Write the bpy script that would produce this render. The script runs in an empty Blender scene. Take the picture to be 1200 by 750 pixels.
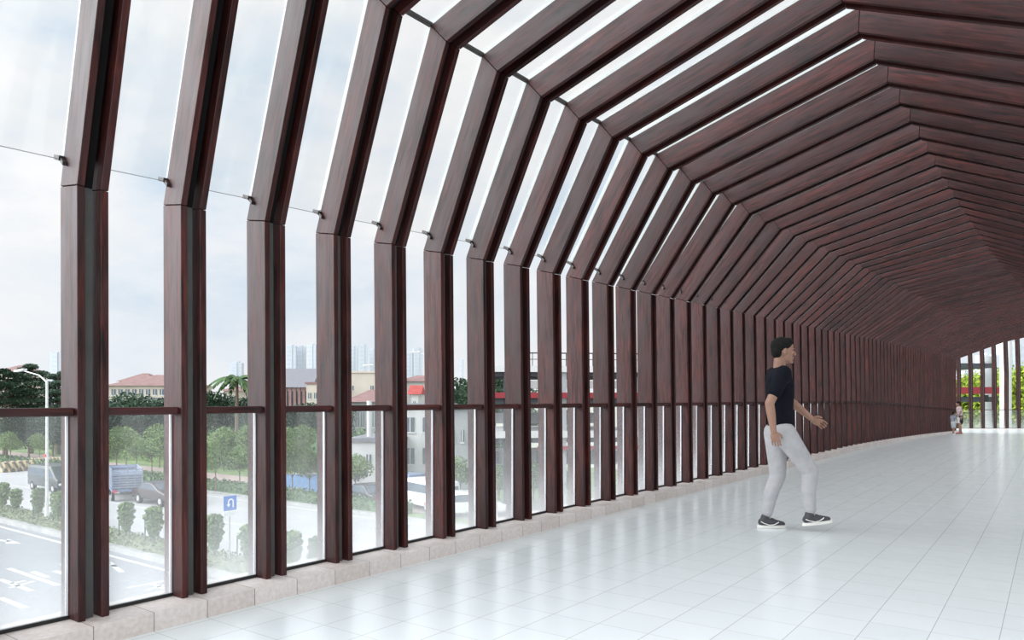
import bpy, bmesh, math, random
from mathutils import Vector, Matrix
random.seed(7)
PI = math.pi
C = bpy.context.scene.collection
SC = bpy.context.scene

# ------------------------------------------------------------------ camera frame
F = 860.0                      # focal length in pixels of the 1200 wide frame
TH = math.atan(635.0 / F)      # the corridor axis (+Y) lies this far right of the view axis
S, K = math.sin(TH), math.cos(TH)
H = 1.2                        # eye height over the deck
HZ = 468.0                     # horizon row
GZ = -5.5                      # street level below the deck


def ground(px, py, z=GZ):
    """world point at height z that is seen at a pixel of the photo"""
    t = F * (H - z) / (py - HZ)
    u = (px - 600) / F
    return Vector(((-S + K * u) * t, (K + S * u) * t, z))


def at_depth(px, py, t):
    u = (px - 600) / F
    return Vector(((-S + K * u) * t, (K + S * u) * t, H + (HZ - py) / F * t))


def at_row(px, Y, z=GZ):
    """point on the line Y = const (a street line) under pixel column px"""
    u = (px - 600) / F
    t = Y / (K + S * u)
    return Vector(((-S + K * u) * t, Y, z))


# ------------------------------------------------------------------ materials
def nodes(name):
    m = bpy.data.materials.new(name); m.use_nodes = True
    nt = m.node_tree
    return m, nt, nt.nodes['Principled BSDF']


def N(nt, t, **kw):
    n = nt.nodes.new(t)
    for a, b in kw.items():
        if a.startswith('i_'):
            n.inputs[a[2:]].default_value = b
        else:
            setattr(n, a, b)
    return n


def ramp(nt, stops):
    r = nt.nodes.new('ShaderNodeValToRGB')
    e = r.color_ramp.elements
    while len(e) < len(stops): e.new(0.5)
    for el, (p, c) in zip(e, stops):
        el.position = p; el.color = (*c, 1)
    return r


def mth(nt, op, a, b=None, c=None):
    n = nt.nodes.new('ShaderNodeMath'); n.operation = op
    for i, v in enumerate((a, b, c)):
        if v is None: continue
        if isinstance(v, (int, float)): n.inputs[i].default_value = v
        else: nt.links.new(v, n.inputs[i])
    return n.outputs[0]


def plain(name, col, rough=0.6, metal=0.0, var=0.12, scale=6.0, spec=0.5, bump=0.0):
    """plain surface with a faint mottled tone"""
    m, nt, b = nodes(name)
    tc = N(nt, 'ShaderNodeTexCoord')
    nz = N(nt, 'ShaderNodeTexNoise', i_Scale=scale, i_Detail=4.0)
    nt.links.new(tc.outputs['Object'], nz.inputs['Vector'])
    lo = [max(0, c * (1 - var)) for c in col]; hi = [min(1, c * (1 + var)) for c in col]
    r = ramp(nt, [(0.3, lo), (0.7, hi)])
    nt.links.new(nz.outputs['Fac'], r.inputs['Fac'])
    nt.links.new(r.outputs['Color'], b.inputs['Base Color'])
    b.inputs['Roughness'].default_value = rough
    b.inputs['Metallic'].default_value = metal
    b.inputs['Specular IOR Level'].default_value = spec
    if bump:
        bp = N(nt, 'ShaderNodeBump', i_Strength=bump, i_Distance=0.02)
        nt.links.new(nz.outputs['Fac'], bp.inputs['Height'])
        nt.links.new(bp.outputs['Normal'], b.inputs['Normal'])
    return m


def wood_material():
    m, nt, b = nodes('stained_timber')
    L = nt.links.new
    uv = N(nt, 'ShaderNodeUVMap', uv_map='UVMap')
    oi = N(nt, 'ShaderNodeObjectInfo')
    mp = N(nt, 'ShaderNodeMapping'); mp.inputs['Scale'].default_value = (2.2, 26.0, 1.0)
    L(uv.outputs[0], mp.inputs['Vector'])
    w = mth(nt, 'MULTIPLY', oi.outputs['Random'], 37.0)
    g = N(nt, 'ShaderNodeTexNoise', noise_dimensions='4D', i_Scale=1.5, i_Detail=6.0, i_Roughness=0.65, i_Distortion=0.6)
    L(mp.outputs[0], g.inputs['Vector']); L(w, g.inputs['W'])
    grain = ramp(nt, [(0.36, (0.006, 0.0022, 0.0020)), (0.48, (0.040, 0.0082, 0.0070)), (0.66, (0.092, 0.0210, 0.0170))])
    L(g.outputs['Fac'], grain.inputs['Fac'])
    # worn greyish patches
    mp2 = N(nt, 'ShaderNodeMapping'); mp2.inputs['Scale'].default_value = (2.2, 9.0, 1.0)
    L(uv.outputs[0], mp2.inputs['Vector'])
    g2 = N(nt, 'ShaderNodeTexNoise', noise_dimensions='4D', i_Scale=1.1, i_Detail=5.0, i_Roughness=0.6)
    L(mp2.outputs[0], g2.inputs['Vector']); L(mth(nt, 'ADD', w, 5.0), g2.inputs['W'])
    pr = ramp(nt, [(0.46, (0, 0, 0)), (0.60, (0.75, 0.75, 0.75))])
    L(g2.outputs['Fac'], pr.inputs['Fac'])
    mx = N(nt, 'ShaderNodeMix', data_type='RGBA')
    L(pr.outputs['Color'], mx.inputs[0]); L(grain.outputs['Color'], mx.inputs[6])
    mx.inputs[7].default_value = (0.044, 0.0175, 0.0180, 1)
    # per board tone
    tone = mth(nt, 'MULTIPLY_ADD', oi.outputs['Random'], 0.5, 0.68)
    hsv = N(nt, 'ShaderNodeHueSaturation'); L(tone, hsv.inputs['Value']); L(mx.outputs[2], hsv.inputs['Color'])
    L(hsv.outputs['Color'], b.inputs['Base Color'])
    rr = mth(nt, 'MULTIPLY_ADD', g2.outputs['Fac'], -0.25, 0.60)
    L(rr, b.inputs['Roughness'])
    b.inputs['Specular IOR Level'].default_value = 0.30
    bp = N(nt, 'ShaderNodeBump', i_Strength=0.4, i_Distance=0.004)
    L(g.outputs['Fac'], bp.inputs['Height']); L(bp.outputs['Normal'], b.inputs['Normal'])
    return m


def line_mask(nt, coord, start, pitch, width):
    """1 on thin lines every <pitch> along a coordinate"""
    f = mth(nt, 'FRACT', mth(nt, 'DIVIDE', mth(nt, 'SUBTRACT', coord, start - pitch * 400), pitch))
    d = mth(nt, 'ABSOLUTE', mth(nt, 'SUBTRACT', f, 0.5))
    return mth(nt, 'GREATER_THAN', d, 0.5 - width / pitch / 2)


def floor_material():
    m, nt, b = nodes('glazed_floor_tile'); L = nt.links.new
    tc = N(nt, 'ShaderNodeTexCoord'); sp = N(nt, 'ShaderNodeSeparateXYZ')
    L(tc.outputs['Object'], sp.inputs[0])
    x, y = sp.outputs[0], sp.outputs[1]
    mask = mth(nt, 'MAXIMUM', line_mask(nt, x, -3.41, 0.29, 0.0036), line_mask(nt, y, 1.952, 0.297, 0.0028))
    ix = mth(nt, 'FLOOR', mth(nt, 'DIVIDE', mth(nt, 'SUBTRACT', x, -3.41), 0.29))
    iy = mth(nt, 'FLOOR', mth(nt, 'DIVIDE', mth(nt, 'SUBTRACT', y, 1.952), 0.297))
    cb = N(nt, 'ShaderNodeCombineXYZ'); L(ix, cb.inputs[0]); L(iy, cb.inputs[1])
    wn = N(nt, 'ShaderNodeTexWhiteNoise', noise_dimensions='2D'); L(cb.outputs[0], wn.inputs['Vector'])
    nz = N(nt, 'ShaderNodeTexNoise', i_Scale=2.2, i_Detail=5.0); L(tc.outputs['Object'], nz.inputs['Vector'])
    v = mth(nt, 'ADD', mth(nt, 'MULTIPLY', wn.outputs['Value'], 0.35), mth(nt, 'MULTIPLY', nz.outputs['Fac'], 0.65))
    r = ramp(nt, [(0.2, (0.725, 0.765, 0.765)), (0.8, (0.77, 0.805, 0.805))])
    L(v, r.inputs['Fac'])
    mx = N(nt, 'ShaderNodeMix', data_type='RGBA'); L(mask, mx.inputs[0]); L(r.outputs['Color'], mx.inputs[6])
    mx.inputs[7].default_value = (0.42, 0.42, 0.40, 1)
    L(mx.outputs[2], b.inputs['Base Color'])
    n2 = N(nt, 'ShaderNodeTexNoise', i_Scale=9.0, i_Detail=3.0); L(tc.outputs['Object'], n2.inputs['Vector'])
    L(mth(nt, 'MULTIPLY_ADD', n2.outputs['Fac'], 0.10, 0.16), b.inputs['Roughness'])
    b.inputs['Specular IOR Level'].default_value = 0.55
    hb = mth(nt, 'MULTIPLY', n2.outputs['Fac'], 0.25)
    bp = N(nt, 'ShaderNodeBump', i_Strength=0.05, i_Distance=0.002)
    L(hb, bp.inputs['Height']); L(bp.outputs['Normal'], b.inputs['Normal'])
    return m


def kerb_material():
    m, nt, b = nodes('beige_kerb_tile'); L = nt.links.new
    tc = N(nt, 'ShaderNodeTexCoord'); sp = N(nt, 'ShaderNodeSeparateXYZ'); L(tc.outputs['Object'], sp.inputs[0])
    mask = line_mask(nt, sp.outputs[1], 1.952, 0.297, 0.004)
    nz = N(nt, 'ShaderNodeTexNoise', i_Scale=38.0, i_Detail=5.0); L(tc.outputs['Object'], nz.inputs['Vector'])
    iy = mth(nt, 'FLOOR', mth(nt, 'DIVIDE', mth(nt, 'SUBTRACT', sp.outputs[1], 1.952), 0.297))
    wn = N(nt, 'ShaderNodeTexWhiteNoise', noise_dimensions='1D'); L(iy, wn.inputs['W'])
    v = mth(nt, 'ADD', mth(nt, 'MULTIPLY', wn.outputs['Value'], 0.25), mth(nt, 'MULTIPLY', nz.outputs['Fac'], 0.75))
    r = ramp(nt, [(0.3, (0.60, 0.52, 0.475)), (0.75, (0.78, 0.71, 0.67))]); L(v, r.inputs['Fac'])
    mx = N(nt, 'ShaderNodeMix', data_type='RGBA'); L(mask, mx.inputs[0]); L(r.outputs['Color'], mx.inputs[6])
    mx.inputs[7].default_value = (0.16, 0.13, 0.11, 1)
    L(mx.outputs[2], b.inputs['Base Color']); b.inputs['Roughness'].default_value = 0.45
    return m


def glass_material(name, dirt=0.0, low=0.0, tint=(0.995, 1.0, 0.998)):
    """clear sheet with a thin film of whitish dirt, thicker towards the lower edge"""
    m, nt, b = nodes(name); L = nt.links.new
    nt.nodes.remove(b)
    out = nt.nodes['Material Output']
    tr = N(nt, 'ShaderNodeBsdfTransparent'); tr.inputs[0].default_value = (*tint, 1)
    gl = N(nt, 'ShaderNodeBsdfGlossy', i_Roughness=0.03)
    lw = N(nt, 'ShaderNodeLayerWeight', i_Blend=0.5)
    fr = mth(nt, 'MULTIPLY_ADD', mth(nt, 'POWER', lw.outputs['Facing'], 5.0), 0.55, 0.035)
    mx = N(nt, 'ShaderNodeMixShader'); L(fr, mx.inputs[0]); L(tr.outputs[0], mx.inputs[1]); L(gl.outputs[0], mx.inputs[2])
    if dirt or low:
        tc = N(nt, 'ShaderNodeTexCoord'); sp = N(nt, 'ShaderNodeSeparateXYZ'); L(tc.outputs['Generated'], sp.inputs[0])
        g = mth(nt, 'POWER', mth(nt, 'SUBTRACT', 1.0, sp.outputs[2]), 2.6)
        nz = N(nt, 'ShaderNodeTexNoise', i_Scale=5.0, i_Detail=4.0); L(tc.outputs['Object'], nz.inputs['Vector'])
        f = mth(nt, 'ADD', mth(nt, 'MULTIPLY', g, low), mth(nt, 'MULTIPLY', nz.outputs['Fac'], dirt * 2))
        df = N(nt, 'ShaderNodeBsdfDiffuse'); df.inputs[0].default_value = (0.86, 0.89, 0.9, 1)
        tl = N(nt, 'ShaderNodeBsdfTranslucent'); tl.inputs[0].default_value = (0.86, 0.89, 0.9, 1)
        a = N(nt, 'ShaderNodeMixShader'); a.inputs[0].default_value = 0.6
        L(df.outputs[0], a.inputs[1]); L(tl.outputs[0], a.inputs[2])
        m2 = N(nt, 'ShaderNodeMixShader'); L(f, m2.inputs[0]); L(mx.outputs[0], m2.inputs[1]); L(a.outputs[0], m2.inputs[2])
        mx = m2
    L(mx.outputs[0], out.inputs['Surface'])
    return m


def foliage_material(name, lo, hi):
    m, nt, b = nodes(name); L = nt.links.new
    geo = N(nt, 'ShaderNodeNewGeometry')
    tc = N(nt, 'ShaderNodeTexCoord')
    nz = N(nt, 'ShaderNodeTexNoise', i_Scale=0.9, i_Detail=2.0); L(tc.outputs['Object'], nz.inputs['Vector'])
    v = mth(nt, 'ADD', mth(nt, 'MULTIPLY', geo.outputs['Random Per Island'], 0.6), mth(nt, 'MULTIPLY', nz.outputs['Fac'], 0.4))
    r = ramp(nt, [(0.1, lo), (0.85, hi)]); L(v, r.inputs['Fac'])
    L(r.outputs['Color'], b.inputs['Base Color']); b.inputs['Roughness'].default_value = 0.6
    b.inputs['Specular IOR Level'].default_value = 0.25
    return m


def stripes_material(name, c1, c2, pitch):
    m, nt, b = nodes(name); L = nt.links.new
    tc = N(nt, 'ShaderNodeTexCoord'); sp = N(nt, 'ShaderNodeSeparateXYZ'); L(tc.outputs['Object'], sp.inputs[0])
    a = mth(nt, 'ADD', mth(nt, 'ADD', sp.outputs[0], mth(nt, 'MULTIPLY', sp.outputs[2], 0.8)), 100 * pitch)
    f = mth(nt, 'GREATER_THAN', mth(nt, 'FRACT', mth(nt, 'DIVIDE', a, pitch)), 0.5)
    mx = N(nt, 'ShaderNodeMix', data_type='RGBA'); L(f, mx.inputs[0]); mx.inputs[6].default_value = (*c1, 1); mx.inputs[7].default_value = (*c2, 1)
    L(mx.outputs[2], b.inputs['Base Color']); b.inputs['Roughness'].default_value = 0.6
    return m


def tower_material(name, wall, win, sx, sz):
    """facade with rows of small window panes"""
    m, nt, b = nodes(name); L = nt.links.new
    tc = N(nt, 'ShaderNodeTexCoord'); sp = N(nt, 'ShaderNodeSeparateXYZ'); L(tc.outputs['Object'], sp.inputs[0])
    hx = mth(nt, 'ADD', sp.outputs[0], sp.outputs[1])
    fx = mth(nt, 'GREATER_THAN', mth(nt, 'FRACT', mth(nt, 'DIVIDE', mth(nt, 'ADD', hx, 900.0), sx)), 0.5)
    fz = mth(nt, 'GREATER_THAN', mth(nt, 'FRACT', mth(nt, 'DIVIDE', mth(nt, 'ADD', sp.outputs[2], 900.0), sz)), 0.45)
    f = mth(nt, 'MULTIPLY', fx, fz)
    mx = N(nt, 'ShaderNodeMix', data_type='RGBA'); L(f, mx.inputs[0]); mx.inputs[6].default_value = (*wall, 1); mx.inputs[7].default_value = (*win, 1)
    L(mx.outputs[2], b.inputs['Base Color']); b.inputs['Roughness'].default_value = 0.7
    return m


M = {
    'wood': wood_material(),
    'floor': floor_material(),
    'kerb': kerb_material(),
    'coreblack': plain('shade_black_core_steel', (0.006, 0.0055, 0.0055), 0.85, 0.0, 0.15, 9, spec=0.12),  # core steel darkened: shade between boards and under the roof painted in
    'steel': plain('dull_grey_steel', (0.062, 0.060, 0.056), 0.6, 0.0, 0.15, 9),
    'black': plain('black_rubber', (0.012, 0.012, 0.012), 0.6),
    'clip': plain('dark_bracket', (0.03, 0.022, 0.02), 0.5),
    'strip': plain('white_glazing_strip', (0.46, 0.48, 0.46), 0.5),
    'purlin': plain('dark_crossbar', (0.05, 0.045, 0.04), 0.5),
    'glass': glass_material('railing_glass', 0.05, 0.30),
    'roofglass': glass_material('roof_glass', 0.0, 0.0),
    'seal': plain('grey_seal', (0.38, 0.39, 0.40), 0.6),
    'whiteseal': plain('white_seal', (0.8, 0.8, 0.83), 0.4),
    'concrete': plain('deck_concrete', (0.42, 0.41, 0.40), 0.8),
    'asphalt': plain('asphalt', (0.235, 0.24, 0.255), 0.85, 0, 0.06, 0.6),
    'paleroad': plain('pale_asphalt', (0.40, 0.40, 0.40), 0.9, 0, 0.06, 0.4),
    'paint': plain('road_paint', (0.56, 0.56, 0.56), 0.6, 0, 0.05, 3),
    'stonekerb': plain('stone_kerb', (0.36, 0.355, 0.34), 0.8, 0, 0.2, 1.5),
    'brick': plain('pink_paving', (0.36, 0.28, 0.25), 0.85, 0, 0.15, 2.0),
    'lawn': plain('lawn', (0.15, 0.22, 0.07), 0.9, 0, 0.35, 0.8),
    'earth': plain('town_ground', (0.42, 0.43, 0.36), 0.9, 0, 0.2, 0.2),
    'leaf_dark': foliage_material('leaf_dark', (0.015, 0.036, 0.022), (0.075, 0.125, 0.075)),
    'leaf_mid': foliage_material('leaf_mid', (0.03, 0.075, 0.03), (0.14, 0.22, 0.09)),
    'leaf_young': foliage_material('leaf_young', (0.06, 0.125, 0.035), (0.25, 0.34, 0.13)),
    'leaf_lime': foliage_material('leaf_lime', (0.08, 0.14, 0.01), (0.34, 0.42, 0.04)),
    'hedge': foliage_material('hedge_leaf', (0.07, 0.11, 0.045), (0.26, 0.29, 0.16)),
    'bark': plain('bark', (0.16, 0.12, 0.09), 0.9),
    'stake': plain('dark_green_stake', (0.05, 0.10, 0.08), 0.7),
    'white': plain('white_render', (0.58, 0.58, 0.57), 0.7, 0, 0.05, 0.6),
    'cream': plain('cream_render', (0.52, 0.47, 0.40), 0.8, 0, 0.08, 0.4),
    'greywall': plain('grey_render', (0.36, 0.37, 0.38), 0.8, 0, 0.08, 0.5),
    'rooftile': plain('pinkish_roof_tile', (0.25, 0.15, 0.14), 0.8, 0, 0.15, 1.0),
    'redroof': plain('red_roof', (0.38, 0.07, 0.06), 0.7, 0, 0.15, 1.0),
    'greyroof': plain('dark_grey_roof', (0.20, 0.20, 0.22), 0.7),
    'redpaint': plain('red_steel', (0.25, 0.020, 0.030), 0.55, 0, 0.1, 1),
    'darkslab': plain('dark_slab', (0.05, 0.055, 0.065), 0.7),
    'window': plain('window_glass', (0.10, 0.13, 0.16), 0.15, 0, 0.2, 1.0),
    'tower': tower_material('pale_tower', (0.50, 0.535, 0.58), (0.46, 0.50, 0.55), 6.0, 3.2),  # distance haze put into the pale, low-contrast wall and window colours
    'pole': plain('white_pole', (0.7, 0.7, 0.7), 0.4),
    'signblue': plain('sign_blue', (0.07, 0.20, 0.62), 0.4, 0, 0.03),
    'signwhite': plain('sign_white', (0.88, 0.9, 0.92), 0.4, 0, 0.03),
    'signtext': plain('sign_text', (0.25, 0.28, 0.36), 0.5),
    'barrier': stripes_material('hazard_stripes', (0.50, 0.40, 0.22), (0.13, 0.11, 0.09), 0.62),
    'truckblue': plain('truck_blue', (0.16, 0.22, 0.36), 0.5, 0, 0.1),
    'truckgrey': plain('truck_slats', (0.30, 0.34, 0.42), 0.6),
    'tyre': plain('tyre', (0.02, 0.02, 0.02), 0.8),
    'hub': plain('wheel_hub', (0.5, 0.5, 0.5), 0.35, 0.6),
    'carblack': plain('car_black', (0.03, 0.032, 0.036), 0.2, 0, 0.02),
    'carwhite': plain('car_white', (0.8, 0.81, 0.82), 0.25, 0, 0.02),
    'cargreen': plain('car_grey_green', (0.045, 0.06, 0.06), 0.3, 0, 0.02),
    'carred': plain('car_dark_red', (0.035, 0.022, 0.026), 0.3, 0, 0.02),
    'tail': plain('red_lamp', (0.6, 0.03, 0.03), 0.3),
    'bluesheet': plain('blue_sheeting', (0.20, 0.38, 0.68), 0.6),
    'skin': plain('skin', (0.33, 0.18, 0.125), 0.55, 0, 0.05, 20),
    'hair': plain('black_hair', (0.007, 0.006, 0.006), 0.75, 0, 0.3, 60, spec=0.2),
    'tee': plain('navy_black_cotton', (0.006, 0.007, 0.012), 0.9, 0, 0.2, 25, spec=0.15, bump=0.1),
    'trouser': plain('light_grey_cotton', (0.42, 0.41, 0.42), 0.85, 0, 0.08, 14, bump=0.2),
    'shoe': plain('dark_grey_shoe', (0.055, 0.055, 0.062), 0.7, 0, 0.2, 40),
    'sole': plain('white_sole', (0.75, 0.73, 0.68), 0.5),
    'blouse': plain('pale_floral_blouse', (0.62, 0.48, 0.50), 0.8, 0, 0.45, 22),
    'skirt': plain('black_skirt', (0.015, 0.015, 0.017), 0.8),
    'redshoe': plain('red_shoe', (0.40, 0.06, 0.07), 0.6),
    'childtop': plain('grey_striped_top', (0.30, 0.33, 0.40), 0.8, 0, 0.4, 18),
    'childpants': plain('pale_shorts', (0.55, 0.60, 0.64), 0.8, 0, 0.2, 12),
    'bag': plain('white_bag', (0.82, 0.82, 0.80), 0.6),
}


# ------------------------------------------------------------------ mesh builder
class MB:
    def __init__(self): self.v = []; self.f = []; self.uv = None; self.mi = []

    def add(self, vs, fs, mi=0):
        o = len(self.v); self.v += [tuple(v) for v in vs]
        self.f += [tuple(i + o for i in f) for f in fs]; self.mi += [mi] * len(fs)
        return self

    def box(self, x0, x1, y0, y1, z0, z1, mi=0):
        vs = [(x, y, z) for x in (x0, x1) for y in (y0, y1) for z in (z0, z1)]
        return self.add(vs, [(0, 1, 3, 2), (4, 6, 7, 5), (0, 4, 5, 1), (2, 3, 7, 6), (0, 2, 6, 4), (1, 5, 7, 3)], mi)

    def obox(self, c, ax, ay, az, mi=0):
        """oriented box: centre and three half-axis vectors"""
        c, ax, ay, az = Vector(c), Vector(ax), Vector(ay), Vector(az)
        vs = [c + ax * i + ay * j + az * k for i in (-1, 1) for j in (-1, 1) for k in (-1, 1)]
        return self.add(vs, [(0, 1, 3, 2), (4, 6, 7, 5), (0, 4, 5, 1), (2, 3, 7, 6), (0, 2, 6, 4), (1, 5, 7, 3)], mi)

    def prism(self, pts, y0, y1, mi=0):
        """closed outline in XZ swept along Y"""
        n = len(pts)
        vs = [(x, y0, z) for x, z in pts] + [(x, y1, z) for x, z in pts]
        fs = [tuple(range(n)), tuple(range(2 * n - 1, n - 1, -1))]
        fs += [(i, i + n, (i + 1) % n + n, (i + 1) % n) for i in range(n)]
        return self.add(vs, fs, mi)

    def tube(self, p0, p1, r0, r1=None, n=10, mi=0, caps=True):
        p0, p1 = Vector(p0), Vector(p1); r1 = r0 if r1 is None else r1
        d = (p1 - p0).normalized()
        a = d.cross(Vector((0, 0, 1)) if abs(d.z) < 0.9 else Vector((1, 0, 0))).normalized(); b = d.cross(a)
        vs = []
        for p, r in ((p0, r0), (p1, r1)):
            vs += [p + (a * math.cos(2 * PI * i / n) + b * math.sin(2 * PI * i / n)) * r for i in range(n)]
        fs = [(i, (i + 1) % n, (i + 1) % n + n, i + n) for i in range(n)]
        if caps: fs += [tuple(range(n - 1, -1, -1)), tuple(range(n, 2 * n))]
        return self.add(vs, fs, mi)

    def capsule(self, p0, p1, r0, r1, n=14, flat=1.0, side=None):
        """tapered limb with round ends; flat squeezes it along <side>"""
        p0, p1 = Vector(p0), Vector(p1); d = p1 - p0; L = max(d.length, 1e-5); d = d / L
        if side is None: side = Vector((0, 0, 1)) if abs(d.z) < 0.9 else Vector((1, 0, 0))
        side = Vector(side)
        a = (side - d * side.dot(d)).normalized(); b = d.cross(a)
        rings = []; h = 4
        for i in range(h, 0, -1):
            t = i / h * PI / 2
            rings.append((-r0 * math.sin(t), max(r0 * math.cos(t), r0 * 0.02)))
        for i in range(0, 5): rings.append((L * i / 4, r0 + (r1 - r0) * i / 4))
        for i in range(1, h + 1):
            t = i / h * PI / 2
            rings.append((L + r1 * math.sin(t), max(r1 * math.cos(t), r1 * 0.02)))
        vs = []
        for s, r in rings:
            c = p0 + d * s
            vs += [c + a * (r * flat * math.cos(2 * PI * j / n)) + b * (r * math.sin(2 * PI * j / n)) for j in range(n)]
        fs = []
        for i in range(len(rings) - 1):
            fs += [(i * n + j, i * n + (j + 1) % n, (i + 1) * n + (j + 1) % n, (i + 1) * n + j) for j in range(n)]
        fs += [tuple(range(n - 1, -1, -1)), tuple((len(rings) - 1) * n + j for j in range(n))]
        return self.add(vs, fs)

    def ball(self, c, rx, ry, rz, n=18, m=12, rot=None, fn=None):
        c = Vector(c); vs = []
        for i in range(m + 1):
            t = PI * i / m
            for j in range(n):
                p = 2 * PI * j / n
                q = Vector((math.sin(t) * math.cos(p), math.sin(t) * math.sin(p), math.cos(t)))
                if i in (0, m): q = Vector((0.001 * math.cos(p), 0.001 * math.sin(p), q.z))
                if fn: q = fn(q)
                q = Vector((q.x * rx, q.y * ry, q.z * rz))
                if rot: q = rot @ q
                vs.append(c + q)
        fs = [(i * n + j, (i + 1) * n + j, (i + 1) * n + (j + 1) % n, i * n + (j + 1) % n) for i in range(m) for j in range(n)]
        fs += [tuple(range(n)), tuple(m * n + n - 1 - j for j in range(n))]
        return self.add(vs, fs)

    def leaves(self, c, rx, ry, rz, n, size, mi=0, rnd=random, shell=0.55):
        c = Vector(c)
        for _ in range(n):
            while True:
                q = Vector((rnd.uniform(-1, 1), rnd.uniform(-1, 1), rnd.uniform(-1, 1)))
                if 0.05 < q.length <= 1: break
            q = q.normalized() * (shell + (1 - shell) * rnd.random() ** 0.6)
            p = c + Vector((q.x * rx, q.y * ry, q.z * rz))
            u = Vector((rnd.uniform(-1, 1), rnd.uniform(-1, 1), rnd.uniform(-1, 1))).normalized()
            w = u.orthogonal().normalized(); s = size * rnd.uniform(0.6, 1.25)
            self.add([p - u * s * .5, p + w * s * .28, p + u * s * .5, p - w * s * .28], [(0, 1, 2, 3)], mi)
        return self

    def mesh(self, name, mats):
        me = bpy.data.meshes.new(name); me.from_pydata(self.v, [], self.f)
        for m in mats: me.materials.append(m)
        if len(mats) > 1: me.polygons.foreach_set('material_index', self.mi)
        if self.uv: 
            ul = me.uv_layers.new(name='UVMap'); ul.data.foreach_set('uv', [c for p in self.uv for c in p])
        me.update(); return me

    def build(self, name, mat, parent=None, smooth=False, recalc=False, loc=None):
        mats = mat if isinstance(mat, (list, tuple)) else [mat]
        me = self.mesh(name, mats)
        if recalc:
            bm = bmesh.new(); bm.from_mesh(me); bmesh.ops.recalc_face_normals(bm, faces=bm.faces); bm.to_mesh(me); bm.free()
        if smooth:
            me.polygons.foreach_set('use_smooth', [True] * len(me.polygons))
        o = bpy.data.objects.new(name, me); C.objects.link(o)
        if parent: o.parent = parent
        if loc is not None:
            for v in me.vertices: v.co -= Vector(loc)
            o.location = loc
        return o


def tag(o, label=None, cat=None, group=None, kind=None):
    if label: o['label'] = label
    if cat: o['category'] = cat
    if group: o['group'] = group
    if kind: o['kind'] = kind
    return o


def empty(name, loc, rz, label, cat, group=None):
    o = bpy.data.objects.new(name, None); C.objects.link(o)
    o.location = loc; o.rotation_euler = (0, 0, rz); o.empty_display_size = 0.2
    return tag(o, label, cat, group)


def copy_tree(o, parent=None):
    c = o.copy(); C.objects.link(c); c.parent = parent
    for ch in list(o.children): copy_tree(ch, c)
    return c


def bevel(o, w, seg=1):
    m = o.modifiers.new('Bevel', 'BEVEL'); m.width = w; m.segments = seg; m.limit_method = 'ANGLE'; m.angle_limit = 0.6
    return o


ONES = ['zeroth', 'first', 'second', 'third', 'fourth', 'fifth', 'sixth', 'seventh', 'eighth', 'ninth', 'tenth', 'eleventh', 'twelfth',
        'thirteenth', 'fourteenth', 'fifteenth', 'sixteenth', 'seventeenth', 'eighteenth', 'nineteenth']
TENS = {2: ('twentieth', 'twenty'), 3: ('thirtieth', 'thirty'), 4: ('fortieth', 'forty'), 5: ('fiftieth', 'fifty'),
        6: ('sixtieth', 'sixty'), 7: ('seventieth', 'seventy'), 8: ('eightieth', 'eighty')}


def ordinal(n):
    if n < 20: return ONES[n]
    a, b = divmod(n, 10)
    return TENS[a][0] if b == 0 else TENS[a][1] + '-' + ONES[b]


# ------------------------------------------------------------------ the timber tunnel
NR = 77                                    # ribs 0..76
def Yk(k): return 1.64 + 0.5378 * (k - 1)
def drop_k(k): return 0.0 if k <= 33 else max(-0.50, -0.44 * ((k - 33) / 43.0) ** 1.3)
def drop(Y): return drop_k((Y - 1.64) / 0.5378 + 1)


def lerp_table(tab, k):
    if k <= tab[0][0]: return tab[0][1:]
    for a, b in zip(tab, tab[1:]):
        if k <= b[0]:
            t = (k - a[0]) / (b[0] - a[0]); return tuple(a[i] + (b[i] - a[i]) * t for i in range(1, len(a)))
    return tab[-1][1:]


T_K1 = [(0, -3.88, 2.25), (1, -3.88, 2.26), (4, -3.89, 2.31), (8, -3.90, 2.41), (14, -3.90, 2.48), (20, -3.91, 2.56), (30, -3.92, 2.69), (39, -3.92, 2.83), (76, -3.88, 3.16)]
T_K2 = [(0, -3.52, 3.74), (1, -3.50, 3.72), (4, -3.39, 3.68), (8, -3.28, 3.61), (12, -3.17, 3.57), (16, -3.05, 3.53), (20, -2.92, 3.55), (24, -2.82, 3.59), (30, -2.72, 3.66), (76, -1.95, 3.92)]
T_AP = [(0, -1.42, 4.42), (8, -1.30, 4.24), (10, -1.28, 4.19), (14, -1.21, 4.11), (20, -1.12, 4.02), (25, -1.02, 3.98), (28, -0.96, 3.97), (34, -0.83, 4.02), (40, -0.66, 4.07), (76, 0.25, 4.42)]
KERB = 0.0985


def profile(k):
    a, b, c = lerp_table(T_K1, k), lerp_table(T_K2, k), lerp_table(T_AP, k)
    rx = c[0] + 2.75; zb = KERB + drop_k(k)
    return [(-3.87, zb), a, b, c, (c[0] + 1.95, c[1] - 0.86), (rx, a[1] - 0.05), (rx - 0.01, zb)]


def offset(pts, d):
    """outline moved outward (away from the passage) by d with mitred corners"""
    out = []; n = len(pts)
    P = [Vector(p) for p in pts]
    nrm = []
    for i in range(n - 1):
        t = (P[i + 1] - P[i]).normalized(); nrm.append(Vector((-t.y, t.x)))
    for i in range(n):
        if i == 0: q = Vector((P[0].x + nrm[0].x * d, P[0].y))
        elif i == n - 1: q = Vector((P[i].x + nrm[-1].x * d, P[i].y))
        else:
            b = (nrm[i - 1] + nrm[i]).normalized(); q = P[i] + b * (d / b.dot(nrm[i]))
        out.append((q.x, q.y))
    return out


DEP = 0.19
SEGN = ['post_board', 'haunch_board', 'rafter_board', 'rafter_board', 'haunch_board', 'post_board']


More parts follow.
